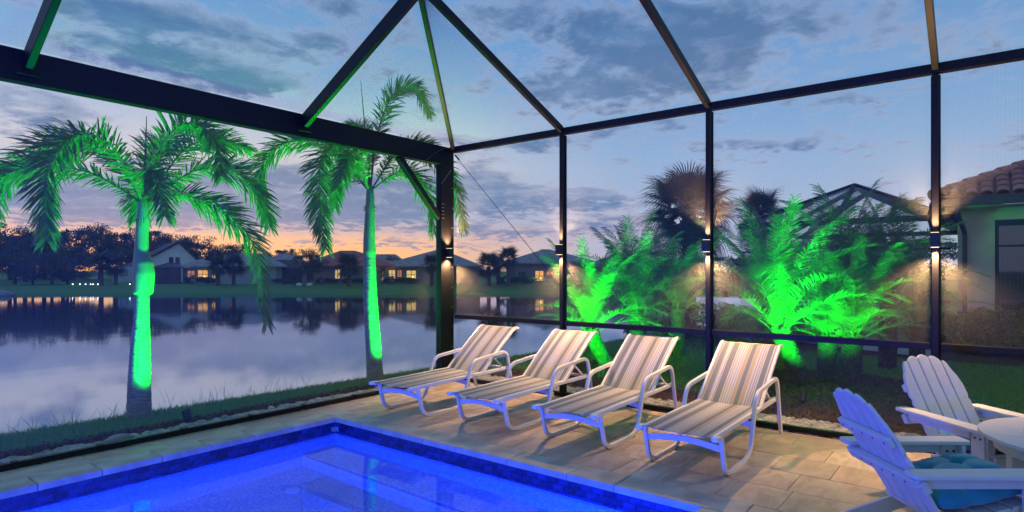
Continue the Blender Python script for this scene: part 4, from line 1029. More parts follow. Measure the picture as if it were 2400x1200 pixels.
foxtail('green lit palm beside the corner column of the cage', at(880, 893, 9.08), 9.08, (880, 893), (868, 440),
        [[(866, 448, 0), (775, 352, -.1), (690, 340, -.2), (632, 400, -.3), (640, 480, -.3)],
         [(866, 448, 0), (830, 362, -.5), (800, 400, -.9), (800, 500, -1.0), (812, 590, -1.0)],
         [(868, 448, 0), (878, 305, .2), (915, 205, .3), (965, 190, .3), (1004, 252, .3)],
         [(866, 448, 0), (846, 320, .4), (808, 262, .8), (764, 268, 1.2)],
         [(868, 448, 0), (935, 335, .3), (1005, 350, .5), (1055, 425, .65), (1078, 530, .75)],
         [(868, 448, 0), (925, 400, .2), (970, 405, .35), (1000, 470, .45), (1008, 540, .45)],
         [(868, 448, 0), (915, 345, .5), (970, 312, .9), (1030, 345, 1.2)],
         [(866, 448, 0), (800, 385, .5), (750, 395, .9), (735, 470, 1.1)],
         [(866, 448, 0), (858, 380, -.6), (865, 400, -1.1), (850, 470, -1.3)]],
        [(896, 880, 46), (885, 880, 40), (840, 877, 36), (760, 872, 34), (700, 868, 33), (650, 867, 30), (600, 867, 27)], 41, (846, 190),
        [(602, 867, 27), (590, 867, 30), (560, 866, 27), (520, 867, 24), (480, 868, 21), (450, 868, 18), (435, 868, 10)])
spotlight((2.99, 6.78, GZ), at(332, 610, 6.8), 1500, 106, 'small black green spotlight in the lakeside grass right of the left palm', 1.0)
spotlight((6.02, 6.62, GZ), at(868, 560, 9.08), 1900, 108, 'small black green spotlight at the foot of the palm by the corner', 1.0)

# ------------------------------------------------------------------ date palms
def local_frond(th0, bend, L, seed, droop=.16):
    pts = []; p = Vector((0, 0, 0)); n = 26
    for i in range(n):
        pts.append(p.copy()); a = th0 - bend * (i / (n - 1)) ** 1.4; p = p + Vector((math.cos(a), 0, math.sin(a))) * L / (n - 1)
    return frond_arrays(pts, 56, .29, .0135, per=2, plume=.10, ang=62, droop=droop, seed=seed, r0=.011, start=.16, vee=.38, upref=(0, 1, 0), tipl=.5, basel=.5)
FRM = {}
for key, th0, bend, L, sd in (('up', 86, 34, 1.70, 1), ('up2', 78, 52, 1.75, 2), ('mid', 66, 72, 1.65, 3), ('mid2', 54, 80, 1.6, 4), ('low', 42, 86, 1.45, 5), ('low2', 30, 92, 1.2, 6)):
    V_, F_ = local_frond(R(th0), R(bend), L, sd); FRM[key] = np_mesh('frond', V_, F_, M['dateleaf'])
def date_palm(base, top, r, label, n=26, sc_=1.0, az0=0.0, keys=('up', 'up2', 'up2', 'mid', 'mid2', 'low')):
    t = empty('date_palm', base); tag(t, label, 'date palm', 'feathery date palms outside the right screen')
    b = Vector(base); T_ = Vector(top) - b; mid = T_ * .5 + Vector((0, 0, 0)) + T_.cross(Vector((0, 0, 1))) * .02; mid.x *= 1.18; mid.y *= 1.18
    pts = spline([Vector((0, 0, 0)), mid, T_], 16); m = MB(); m.tube(pts, [r * (1.15 - .2 * math.sin(math.pi * i / 15) + (.12 if i > 12 else 0)) for i in range(16)], 14, side_ref=(0, 1, 0)); m.build('trunk', M['datebark'], t, smooth=True)
    kn = MB()     # old leaf bases, one ring of stubs after another
    for i in range(34):
        f = i / 33; p = pts[min(int(f * 15), 15)].lerp(pts[min(int(f * 15) + 1, 15)], f * 15 % 1)
        for q in range(6):
            a = q * 1.047 + i * .62; o_ = Vector((math.cos(a), math.sin(a), 0)); c = p + o_ * r * .92; e = c + o_ * r * .42 + Vector((0, 0, r * .55)); w = o_.cross(Vector((0, 0, 1))) * r * .34
            kn.add([c - w - Vector((0, 0, r * .3)), c + w - Vector((0, 0, r * .3)), e + w * .7, e - w * .7, c + Vector((0, 0, r * .4)) + w * .6, c + Vector((0, 0, r * .4)) - w * .6], [(0, 1, 2, 3), (3, 2, 4, 5), (1, 4, 2), (0, 3, 5)])
    o = kn.build('leaf_bases', M['datebark'], t); tag(o, kind='stuff')
    rr = random.Random(int(base[0] * 100) + n)
    for i in range(n):
        f = i / n; key = keys[min(int(f * len(keys)), len(keys) - 1)]
        a = az0 + i * 2.39996 + rr.uniform(-.2, .2)
        link_mesh('frond', FRM[key], t, T_ + Vector((0, 0, -.01 - .10 * f)), (0, rr.uniform(-.12, .12), a), sc_ * rr.uniform(.85, 1.1))
    return t
def gbase(u, D): return atz(u, D, GZ)
date_palm(gbase(1425, 10.3), at(1384, 775, 10.1), .10, 'bright green lit date palm whose slanting trunk stands behind the second lounger', 32, .92)
date_palm(gbase(1500, 10.9), at(1490, 730, 10.8), .10, 'date palm standing just right of the slanting lit trunk', 32, 1.0, 1.0)
date_palm(gbase(1590, 11.6), at(1590, 725, 11.6), .10, 'dim date palm under the cabbage palm', 24, .95, 2.0)
date_palm(gbase(1890, 8.68), at(1828, 775, 8.55), .105, 'brightest green date palm leaning left behind the nearest lounger', 34, 1.10, .4)
date_palm(gbase(1935, 8.9), at(1942, 790, 8.85), .10, 'short middle date palm of the green lit clump', 24, .70, 1.7)
date_palm(gbase(1975, 8.7), at(2003, 790, 8.7), .105, 'green date palm leaning right in the lit clump', 30, .95, 2.6)
date_palm(gbase(2000, 9.7), at(1990, 690, 9.6), .11, 'tall date palm at the centre of the lit clump, behind the short one', 34, 1.05, 1.9)
date_palm(gbase(2080, 10.2), at(2085, 690, 10.1), .11, 'tall dark date palm behind the lit clump', 26, 1.0, .9)
date_palm(gbase(2150, 11.2), at(2150, 760, 11.2), .10, 'date palm between the lit clump and the neighbouring house', 20, .8, .3)
spotlight((7.45, 4.45, GZ), at(1450, 670, 10.3), 1500, 96, 'black green spotlight in the mulch behind the second lounger', .7)
spotlight((8.07, 1.77, GZ), at(1915, 640, 8.6), 1900, 86, 'black green spotlight in the mulch before the lit palm clump', .7)

# ------------------------------------------------------------------ cabbage palms (fan leaves)
def fan_mesh(seed, petL=.55, R0=.75):
    rg = random.Random(seed); V = []; F = []
    # petiole
    n = 5; w = .012
    for i in range(n + 1):
        x = petL * i / n; z = -.06 * (i / n) ** 2
        V += [(x, -w, z), (x, w, z), (x, 0, z - w)]
    for i in range(n):
        a = i * 3
        for j in range(3): F += [(a + j, a + (j + 1) % 3, a + 3 + (j + 1) % 3), (a + j, a + 3 + (j + 1) % 3, a + 3 + j)]
    c = Vector((petL, 0, -.06)); m = 44
    for k in range(m):
        a = R(-138) + R(276) * k / (m - 1); L = R0 * (1.0 - .28 * abs(a) / R(138)) * rg.uniform(.9, 1.08)
        d = Vector((math.cos(a), math.sin(a), 0)); s = Vector((-math.sin(a), math.cos(a), 0)); fold = .16 * math.sin(abs(a))
        z = lambda r: -.16 * (r / R0) ** 2 + fold * (r / R0)
        pts = [c, c + d * L * .35 + Vector((0, 0, z(L * .35))), c + d * L * .68 + Vector((0, 0, z(L * .68) - .03)), c + d * L * .93 + Vector((0, 0, z(L) - .16 * rg.uniform(.5, 1.5)))]
        b = len(V); w1, w2 = .016, .010
        V += [tuple(pts[0] - s * .002), tuple(pts[0] + s * .002), tuple(pts[1] + s * w1), tuple(pts[1] - s * w1), tuple(pts[2] + s * w2), tuple(pts[2] - s * w2), tuple(pts[3])]
        F += [(b, b + 1, b + 2), (b, b + 2, b + 3), (b + 3, b + 2, b + 4), (b + 3, b + 4, b + 5), (b + 5, b + 4, b + 6)]
    return np_mesh('frond', np.array(V), np.array(F), M['fanleaf'])
FANS = [fan_mesh(i) for i in range(3)]
def cabbage_palm(base, h, sc_, label, n=34, r=.16, group='cabbage palms in the neighbouring garden', seed=0, cat='cabbage palm'):
    t = empty('cabbage_palm', base); tag(t, label, cat, group); rr = random.Random(seed)
    m = MB(); m.tube([(0, 0, h * k / 8) for k in range(9)], [r * (1.15 if k == 0 else 1) * (1 + .03 * math.sin(k * 2)) for k in range(9)], 14); m.build('trunk', M['sabalbark'], t, smooth=True)
    if sc_ > .9 and cat == 'cabbage palm' and h < 5:
        kn = MB()
        for i in range(int(h / .085)):
            z = .2 + i * .085
            if z < h * .35: continue
            for q in range(5):
                a = q * 1.257 + i * .63; o_ = Vector((math.cos(a), math.sin(a), 0)); c = Vector((0, 0, z)) + o_ * r * .95; e = c + o_ * .10 + Vector((0, 0, .15)); w = o_.cross(Vector((0, 0, 1))) * .05
                kn.add([c - w, c + w, e + w * .5, e - w * .5, c + Vector((0, 0, .05)) + w * .6, c + Vector((0, 0, .05)) - w * .6], [(0, 1, 2, 3), (3, 2, 4, 5), (1, 4, 2), (0, 3, 5)])
        tag(kn.build('leaf_boots', M['sabalbark'], t), kind='stuff')
    for i in range(n):
        f = (i + .5) / n; el_ = R(80) - R(128) * f; a = i * 2.39996 + rr.uniform(-.2, .2)
        link_mesh('frond', FANS[i % 3], t, (0, 0, h + .08 - .22 * f), (rr.uniform(-.5, .5), -el_, a), sc_ * rr.uniform(.85, 1.1))
    return t
cabbage_palm(atz(1615, 15, GZ), 3.1, 1.15, 'large dark cabbage palm crossed by a cage post', 32, .17, seed=3)
cabbage_palm(atz(1785, 18.5, GZ), 3.25, .8, 'smaller cabbage palm right of the large one', 30, .15, seed=5)

# ------------------------------------------------------------------ trees: leaf clumps on limbs
def crown_mesh(seed, nclump=60, per=90, leaf=.16, R_=(1, 1, .75), name='crown', mat='treeleaf', hollow=.35, clump=.24):
    rg = np.random.default_rng(seed); C = []
    while len(C) < nclump:
        p = rg.uniform(-1, 1, 3); r = np.linalg.norm(p)
        if hollow < r < 1 and p[2] > -.75: C.append(p * (1 + .12 * math.sin(p[0] * 7 + seed)))
    C = np.array(C) * np.array(R_); n = nclump * per; cen = np.repeat(C, per, 0); off = rg.normal(0, 1, (n, 3)); off /= np.linalg.norm(off, axis=1, keepdims=True); off *= (rg.random((n, 1)) ** .5) * clump * rg.uniform(.6, 1.3, (nclump,)).repeat(per)[:, None]
    off[:, 2] *= .7
    Vt = np.array([(-1, 0, 0), (0, -.5, 0.1), (1, 0, 0), (0, .5, .1)], float); s = leaf * rg.uniform(.6, 1.3, n)
    V, F = replicate(Vt, np.array([(0, 1, 2, 3)]), cen + off, rot_batch(rg.uniform(0, 6.28, n), rg.uniform(0, 6.28, n), rg.uniform(0, 6.28, n)), np.stack([s, s, s], 1))
    return np_mesh(name, V, F, M[mat]), C
CROWNS = [crown_mesh(i, 80, 95, .035, (1, 1, .8), clump=.25) for i in (1, 2, 3)]
LIMBS = []
for me, C in CROWNS:
    m = MB()
    m.tube([(0, 0, -1.25), (.02, 0, -.8), (0, .03, -.4)], [.075, .06, .05], 8)
    for c in C[::4]: m.tube([(0, .02, -.6), (c[0] * .4, c[1] * .4, c[2] * .45 - .25), tuple(c)], [.035, .022, .008], 5)
    x = bpy.data.meshes.new('trunk'); x.from_pydata(m.v, [], m.f); x.materials.append(M['bark']); LIMBS.append(x)
def tree(base, h, w, k, label, group, rz=0.0, cat='tree', name='tree'):
    t = empty(name, base, rz); tag(t, label, cat, group); s = (w / 2, w / 2, h / 2.05)
    link_mesh('crown', CROWNS[k][0], t, (0, 0, h * .61), None, s); link_mesh('trunk', LIMBS[k], t, (0, 0, h * .61), None, s); return t
G1 = 'dark trees behind the far left bank'
tl = [(-160, 118, 12.5, 15), (-60, 124, 12, 14), (25, 120, 10.2, 13), (105, 128, 11.6, 13), (170, 118, 10.3, 12), (235, 130, 11.5, 13), (300, 121, 10.4, 12), (365, 130, 10.8, 12), (430, 124, 9.2, 11), (490, 132, 8.8, 11), (548, 128, 7.6, 9), (60, 104, 7.5, 11), (150, 106, 7.0, 10), (-30, 100, 8, 11)]
WORDS = ['beyond the left frame edge', 'at the left edge of the lake', 'first from the left edge above the water', 'tall and broad left of the bulging palm', 'left of the twin shore palms', 'above the twin shore palms',
         'just left of the bulging trunk', 'just right of the bulging trunk', 'behind the white gable', 'above the lit grey house', 'at the right end of the row', 'lower, before the tall ones at the left', 'lower, near the row of white lights', 'at the far left shore']
for i, (u, D, h, w_) in enumerate(tl):
    tree(atz(u, D, -.3), h, w_, i % 3, 'dark leafy tree ' + WORDS[i], G1, i * 1.3)
tree(atz(662, 128, -.3), 6.6, 8.5, 1, 'round dark tree against the orange sky between the far roofs', 'small far trees', .5)
tree(atz(1003, 140, -.3), 5.6, 4, 2, 'small tree top behind the grey hip roof', 'small far trees', .5)
tree(atz(905, 108, -.3), 4.6, 8, 0, 'low dark trees behind the lit shore palm', 'small far trees', 1.5)
tree(atz(1300, 150, -.3), 5.4, 6, 1, 'low tree behind the farthest right roof', 'small far trees', 2.5)
for i, (u, D, h, w_, lb) in enumerate([(35, 86, 5.2, 6.5, 'rounded bluish bush at the left end of the far lawn'), (122, 85, 4.8, 6.0, 'rounded bluish bush near the white garden lights'), (78, 84, 2.6, 5.0, 'low bush between the two rounded bushes'), (160, 88, 3.0, 6, 'low dark bush behind the white garden lights')]):
    tree(atz(u, D, -.5), h, w_, i % 3, lb, 'bushes on the far left lawn', i, 'bush', 'bush')
tree(atz(724, 83, -.35), 4.9, 4.6, 2, 'leafy tree with bare pale trunk on the far lawn', 'shade trees on the far lawn', .3)
tree(atz(690, 82, -.4), 2.6, 2.2, 0, 'small round bush beside the leafy tree on the far lawn', 'bushes on the far lawn', .3, 'bush', 'bush')
# far palms
for i, (u, D, h, s, lb) in enumerate([(238, 83, 3.1, 1.3, 'left of the twin palms on the far left lawn'), (272, 84, 2.7, 1.3, 'right of the twin palms on the far left lawn'), (512, 82, 2.5, 1.15, 'far palm before the lit grey house'),
                                    (548, 83, 2.8, 1.35, 'far palm beside the pale wall of the grey house'), (818, 80, 2.6, 1.5, 'thick far palm between red roof and green lit trunk'), (1012, 81, 2.9, 1.1, 'far palm before the grey hip roof by the column'),
                                    (1146, 81, 2.6, 1.6, 'broad far palm right of the corner column'), (1192, 80, 3.6, 1.25, 'taller slim far palm right of the broad one'), (1168, 84, 3.0, .9, 'small far palm between the broad and the slim one')]):
    cabbage_palm(atz(u, D, -.4), h, s * 1.25, lb, 26, .26, 'palms on the far bank', seed=20 + i, cat='far palm')

# ------------------------------------------------------------------ far houses
def hip_roof(m, x0, x1, y0, y1, z, rise, oh=.6, ridge=None):
    x0 -= oh; x1 += oh; y0 -= oh; y1 += oh; hw = (y1 - y0) / 2
    rx0, rx1 = ridge if ridge else (x0 + hw, x1 - hw)
    if rx0 > rx1: rx0 = rx1 = (rx0 + rx1) / 2; 
    ym = (y0 + y1) / 2; t = .22
    vs = [(x0, y0, z), (x1, y0, z), (x1, y1, z), (x0, y1, z), (x0, y0, z + t), (x1, y0, z + t), (x1, y1, z + t), (x0, y1, z + t), (rx0, ym, z + t + rise), (rx1 + .01, ym, z + t + rise)]
    m.add(vs, [(0, 3, 2, 1), (0, 1, 5, 4), (1, 2, 6, 5), (2, 3, 7, 6), (3, 0, 4, 7), (4, 5, 9, 8), (5, 6, 9), (6, 7, 8, 9), (7, 4, 8)])
def house(u, D, label, wall, roof, blocks, windows, gz=-.35, rz=None, group='houses across the lake'):
    t = empty('house', atz(u, D, gz), R(-52) if rz is None else rz); tag(t, label, 'house', group)
    for (x0, x1, y0, y1, hh, rise, ridge) in blocks:
        m = MB(); m.box(x0, x1, y0, y1, 0, hh); m.build('wall', M[wall], t)
        m = MB(); hip_roof(m, x0, x1, y0, y1, hh + .002, rise, ridge=ridge); m.build('roof', M[roof], t)
    for (x, z, ww, hh, mat, y) in windows:
        f = MB(); b = .07
        f.box(x - ww / 2 - b, x + ww / 2 + b, y - .06, y - .003, z - hh / 2 - b, z - hh / 2); f.box(x - ww / 2 - b, x + ww / 2 + b, y - .06, y - .003, z + hh / 2, z + hh / 2 + b)
        f.box(x - ww / 2 - b, x - ww / 2, y - .06, y - .003, z - hh / 2, z + hh / 2); f.box(x + ww / 2, x + ww / 2 + b, y - .06, y - .003, z - hh / 2, z + hh / 2)
        f.box(x - .035, x + .035, y - .055, y - .003, z - hh / 2, z + hh / 2)
        if hh > 1.0: f.box(x - ww / 2, x + ww / 2, y - .050, y - .003, z - .03, z + .03)
        fo = f.build('window', M['gutter'], t)
        p = MB(); p.box(x - ww / 2, x + ww / 2, y - .03, y - .004, z - hh / 2, z + hh / 2); p.build('pane', M[mat], fo)
        if mat in ('lit_amber', 'lit_yellow') and ww > 1:
            p = MB(); p.prism([(.16 * math.cos(a), .16 * math.sin(a)) for a in np.linspace(0, 6.283, 9)[:-1]], -.01, .01, Matrix.Translation((x + ww * .15, y - .045, z - hh * .28)) @ Matrix.Rotation(R(90), 4, 'X')); p.build('lamp_glow', M['bulb'], fo)
    return t
def add_cage(t, x0, x1, y0, y1, hh, rise, post=.09):
    m = MB(); xs_ = np.linspace(x0, x1, max(3, int((x1 - x0) / 1.7)))
    for x in xs_:
        m.box(x - post / 2, x + post / 2, y0 - post / 2, y0 + post / 2, 0, hh)
    m.box(x0, x1, y0 - .05, y0 + .05, hh, hh + .12); m.box(x0, x1, y0 - .04, y0 + .04, .85, .93)
    for x in xs_: m.beam((x, y0, hh + .06), (x + (0 if x0 + 1 < x < x1 - 1 else (1.2 if x <= x0 + 1 else -1.2)), y0 + 2.2, hh + rise), post, post)
    m.box(x0 + 1.1, x1 - 1.1, y0 + 2.15, y0 + 2.25, hh + rise - .05, hh + rise + .05)
    m.build('screen_cage', M['gutter'], t)
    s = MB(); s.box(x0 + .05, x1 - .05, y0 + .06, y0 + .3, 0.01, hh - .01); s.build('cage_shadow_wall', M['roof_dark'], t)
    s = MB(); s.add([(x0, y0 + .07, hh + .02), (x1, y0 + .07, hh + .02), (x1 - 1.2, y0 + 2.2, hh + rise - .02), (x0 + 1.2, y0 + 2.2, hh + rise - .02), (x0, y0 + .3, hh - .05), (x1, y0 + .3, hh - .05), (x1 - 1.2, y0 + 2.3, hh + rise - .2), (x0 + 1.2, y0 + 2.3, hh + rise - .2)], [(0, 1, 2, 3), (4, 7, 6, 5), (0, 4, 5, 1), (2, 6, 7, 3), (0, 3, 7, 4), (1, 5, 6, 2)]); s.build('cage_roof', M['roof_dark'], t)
# px per metre at 88 m = 16.1
# two-storey white gable
def gable_house():
    D = 104; t = empty('house', atz(392, D, -.3), R(-52)); tag(t, 'tall white gabled two storey house across the lake', 'house', 'houses across the lake')
    hw = 5.2; ze = 3.9; zr = 6.75; L = 9.0; sk = -7.5; xo = 2.2        # gable end faces the lake, ridge runs back to the left
    g = [(-hw, 0, 0), (hw, 0, 0), (hw, 0, ze), (xo, 0, zr), (-hw, 0, 2.9)]; bk = [(x + sk, L, z) for x, y, z in g]
    m = MB(); m.add(g + bk, [(0, 1, 2, 3, 4), (9, 8, 7, 6, 5), (0, 4, 9, 5), (1, 6, 7, 2), (0, 5, 6, 1)]); m.build('wall', M['cwall'], t)
    o = .22
    m = MB()
    for (x0, z0, x1, z1) in ((-hw - .7, 2.9 - .36, xo, zr), (xo, zr, hw + .7, ze - .62)):
        a = [(x0, -.5, z0 + .01), (x1, -.5, z1 + .01), (x1 + sk, L, z1 + .01), (x0 + sk, L, z0 + .01)]; b = [(x, y, z + o) for x, y, z in a]
        m.add(a + b, [(0, 3, 2, 1), (4, 5, 6, 7), (0, 1, 5, 4), (1, 2, 6, 5), (2, 3, 7, 6), (3, 0, 4, 7)])
    m.build('roof', M['roof_dark'], t)
    for x in (.75, 1.85):
        f = MB(); f.box(x - .43, x + .43, -.06, -.003, 3.0, 4.35); fo = f.build('window', M['cwall'], t); p = MB(); p.box(x - .36, x + .36, -.075, -.062, 3.08, 4.28); p.build('pane', M['darkwin'], fo)
    m = MB(); m.box(-hw - 3.8, -hw - .1, -.5, 6, 0, 2.7); m.build('side_wing', M['awall'], t)
    f = MB(); f.box(-hw - 2.4, -hw - 1.3, -.58, -.503, 1.1, 2.1); fo = f.build('window', M['gutter'], t); p = MB(); p.box(-hw - 2.3, -hw - 1.4, -.60, -.582, 1.2, 2.0); p.build('pane', M['awall'], fo)
gable_house()
h = house(540, 88, 'grey roofed house with pink and amber lit windows across the lake', 'awall', 'roof_grey', [(-4.9, 6.6, 0, 9, 2.45, 2.0, None), (-7.6, -4.92, 1.2, 7, 2.30, 1.3, None)],
      [(-6.3, 1.45, 1.05, 1.05, 'lit_pink', 1.2), (-3.95, 1.45, 1.4, 1.2, 'lit_amber', 0), (-2.4, 1.45, .5, 1.2, 'lit_amber', 0), (.35, 1.35, .45, .75, 'lit_pink', 0)])
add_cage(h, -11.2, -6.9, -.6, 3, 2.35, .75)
h = house(652, 92, 'low grey house with a dark screened cage left of the leafy tree', 'bwall', 'roof_grey', [(-4.5, 3.0, 1.5, 8, 2.5, 2.0, None)], [(-1.4, 1.3, 1.2, 1.0, 'darkwin', 1.5)])
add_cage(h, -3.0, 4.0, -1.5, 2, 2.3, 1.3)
h = house(795, 88, 'red tiled house across the lake with warm windows', 'bwall', 'roof_red', [(-5.4, 7.8, 0, 10, 2.5, 2.35, (-1.2, 1.0))], [(-.2, 1.5, .7, 1.3, 'lit_yellow', 0), (1.0, 1.25, 1.1, .8, 'lit_pink', 0), (-4.2, 1.3, .9, 1.4, 'darkwin', 0)])
h = house(900, 112, 'grey gabled roof behind the green lit palm trunk', 'awall', 'roof_grey', [(-4.5, 3.2, 0, 6, 2.9, 2.0, (-3.4, 1.6))], [])
h = house(1000, 88, 'grey hip roofed house with yellow lit windows left of the corner column', 'bwall', 'roof_grey', [(-6.4, 7.2, 0, 11, 2.5, 2.55, (1.0, 1.6))],
      [(-5.0, 1.45, .9, 1.25, 'lit_yellow', 0), (-3.9, 1.55, .6, 1.0, 'lit_pink', 0), (-2.2, 1.4, 1.35, 1.2, 'lit_yellow', 0)])
h = house(1265, 88, 'grey roofed house with an orange lit window right of the column', 'bwall', 'roof_grey', [(-4.4, 7.5, 0, 10, 3.15, 1.9, (.8, 1.8)), (-3.6, 2.4, -1.5, -.02, 2.9, .9, None)],
      [(-.1, 1.25, 1.15, 1.4, 'lit_amber', -1.5), (1.4, 1.6, .9, .5, 'lit_pink', -1.5), (-2.6, 1.2, .9, 1.2, 'darkwin', -1.5)])
h = house(1480, 92, 'low far house hidden behind the lit date palms', 'bwall', 'roof_grey', [(-6, 6, 0, 9, 2.5, 2.0, None)], [(0, 1.4, 1.2, 1.2, 'lit_yellow', 0)])
# low hedges at the foot of the far houses
HEDGE, _ = crown_mesh(31, 46, 70, .06, (1, .28, .5), name='hedge', mat='shrubleaf', hollow=0, clump=.22)
for i, (u, D, w_, h_, lb) in enumerate([(475, 86.5, 2.6, 1.2, 'clipped hedge under the lit windows of the grey house'), (840, 86, 2.4, 1.0, 'low hedge before the red tiled house'), (945, 86.5, 3.0, 1.1, 'low hedge under the yellow lit windows'), (770, 86, 1.8, 1.0, 'low hedge by the leafy far tree'), (1215, 84, 3.0, 1.2, 'low hedge before the far house right of the column'), (655, 86.5, 3.0, .9, 'low hedge before the dark screened cage')]):
    o = link_mesh('hedge', HEDGE, None, atz(u, D, -.2 + h_ * .4), (0, 0, R(-52)), (w_, 2.0, h_)); tag(o, lb, 'hedge', 'hedges across the lake')
# white garden lights along the left far bank, pale rocks at the bank
for i, u in enumerate((171, 188, 201, 213, 219, 230, 305)):
    t = empty('garden_light', atz(u, 83, -.38)); tag(t, 'tiny white garden light on the far left bank, ' + ('leftmost of the row', 'second from the left of the row', 'third from the left of the row', 'fourth from the left of the row', 'between two others near the row end', 'rightmost of the row', 'alone near the bulging palm trunk')[i], 'garden light', 'tiny white lights on the far left bank')
    m = MB(); m.tube([(0, 0, 0), (0, 0, .12)], .02, 6); m.build('stake', M['black'], t)
    m = MB(); m.tube([(0, 0, .12), (0, 0, .20)], .07, 8); m.build('lamp_head', M['spark'], t)
for i, (u, s) in enumerate(((8, 1.0), (16, .7), (-4, 1.0), (24, .5))):
    V_ = ICO1[0] * np.array([.9, .6, .5]) * s * (1 + .15 * np.sin(ICO1[0][:, :1] * 6 + i)); o = link_mesh('shore_rock', np_mesh('shore_rock', V_, ICO1[1], M['rock']), None, atz(u, 68 + i * .5, LAKE_Z + .15)); tag(o, ('largest pale rock at the waterline on the far left shore', 'middle pale rock on the far left shore', 'pale rock cut by the left picture edge', 'smallest pale rock on the far left shore')[i], 'rock', 'pale rocks at the far left shore')
for (u, v, lb) in ((702, 664, 'pale rounded stone on the far lawn left of the leafy tree trunk'), (726, 664, 'pale rounded stone on the far lawn right under the leafy tree')):
    V_ = ICO1[0] * np.array([.45, .3, .28]); o = link_mesh('garden_ornament', np_mesh('garden_ornament', V_, ICO1[1], M['cwall'], True), None, atz(u, 81, -.25)); tag(o, lb, 'ornament', 'pale ornaments on the far lawn')
# uplit little palm
cabbage_palm(atz(897, 85, -.3), 1.6, .8, 'tiny yellow lit palm before the far windows', 18, .12, 'palms on the far bank', seed=77, cat='far palm')
l = bpy.data.lights.new('palm_uplight', 'SPOT'); l.energy = 260; l.color = (1, .72, .15); l.spot_size = R(70); l.spot_blend = .5; lo = bpy.data.objects.new('palm_uplight', l); COL.objects.link(lo)
lo.location = atz(897, 83.6, -.2); lo.rotation_euler = (atz(897, 85, 1.5) - lo.location).to_track_quat('-Z', 'Y').to_euler()

# ------------------------------------------------------------------ neighbouring cage
def neighbour_cage():
    x0, x1, y0, y1, ze, zr = 16.6, 23.5, .6, 5.2, 2.80, 4.00; t = empty('screen_cage', (x0, y0, GZ)); tag(t, "neighbour's dark hipped screen cage behind the green palms", 'screen cage')
    O = (x0, y0, GZ); A = Vector((19.3, 2.9, zr)); B = Vector((21.6, 2.9, zr))
    corners = [Vector((x0, y0, ze)), Vector((x1, y0, ze)), Vector((x1, y1, ze)), Vector((x0, y1, ze))]
    def b(name, p, q, w=.08, h=.12): m = MB(O); m.beam(p, q, w, h); m.build(name, M['bronze'], t)
    for i in range(4): b('eave_beam', corners[i], corners[(i + 1) % 4], .08, .14)
    b('hip_rafter', corners[0], A); b('hip_rafter', corners[3], A); b('hip_rafter', corners[1], B); b('hip_rafter', corners[2], B); b('ridge_beam', A, B)
    for y in (1.75, 2.9, 4.05): b('rafter', Vector((x0, y, ze)), Vector((A.x - abs(y - 2.9) * 1.15, y, zr - abs(y - 2.9) * .56)))
    for x in (18.3, 20.0, 21.6): b('rafter', Vector((x, y1, ze)), Vector((x, 2.9 + max(0, (19.3 - x) * .85), zr - max(0, 19.3 - x) * .5))); b('rafter', Vector((x, y0, ze)), Vector((x, 2.9 - max(0, (19.3 - x) * .85), zr - max(0, 19.3 - x) * .5)))
    for (x, y) in [(x0, y0), (x0, 1.75), (x0, 2.9), (x0, 4.05), (x0, y1), (18.3, y1), (20, y1), (21.7, y1), (x1, y1)]: b('post', Vector((x, y, GZ)), Vector((x, y, ze)), .06, .08)
    b('chair_rail', Vector((x0, y0, .9)), Vector((x0, y1, .9)), .05, .07); b('chair_rail', Vector((x0, y1, .9)), Vector((x1, y1, .9)), .05, .07); b('chair_rail', Vector((x0, y0, 2.1)), Vector((x0, y1, 2.1)), .05, .05)
    for q in ([corners[3], corners[0], A, A + Vector((0, .01, 0))], [corners[0], corners[1], B, A], [corners[2], corners[3], A, B],
              [Vector((x0, y0, 0)), Vector((x0, y1, 0)), Vector((x0, y1, ze)), Vector((x0, y0, ze))], [Vector((x0, y1, 0)), Vector((x1, y1, 0)), Vector((x1, y1, ze)), Vector((x0, y1, ze))]):
        V, F = threads([tuple(p) for p in q], pitch=.022, th=.0024, seg=.4); o = link_mesh('insect_screen', np_mesh('insect_screen', V - np.array(O), F, M['screen']), t); tag(o, kind='stuff')
neighbour_cage()

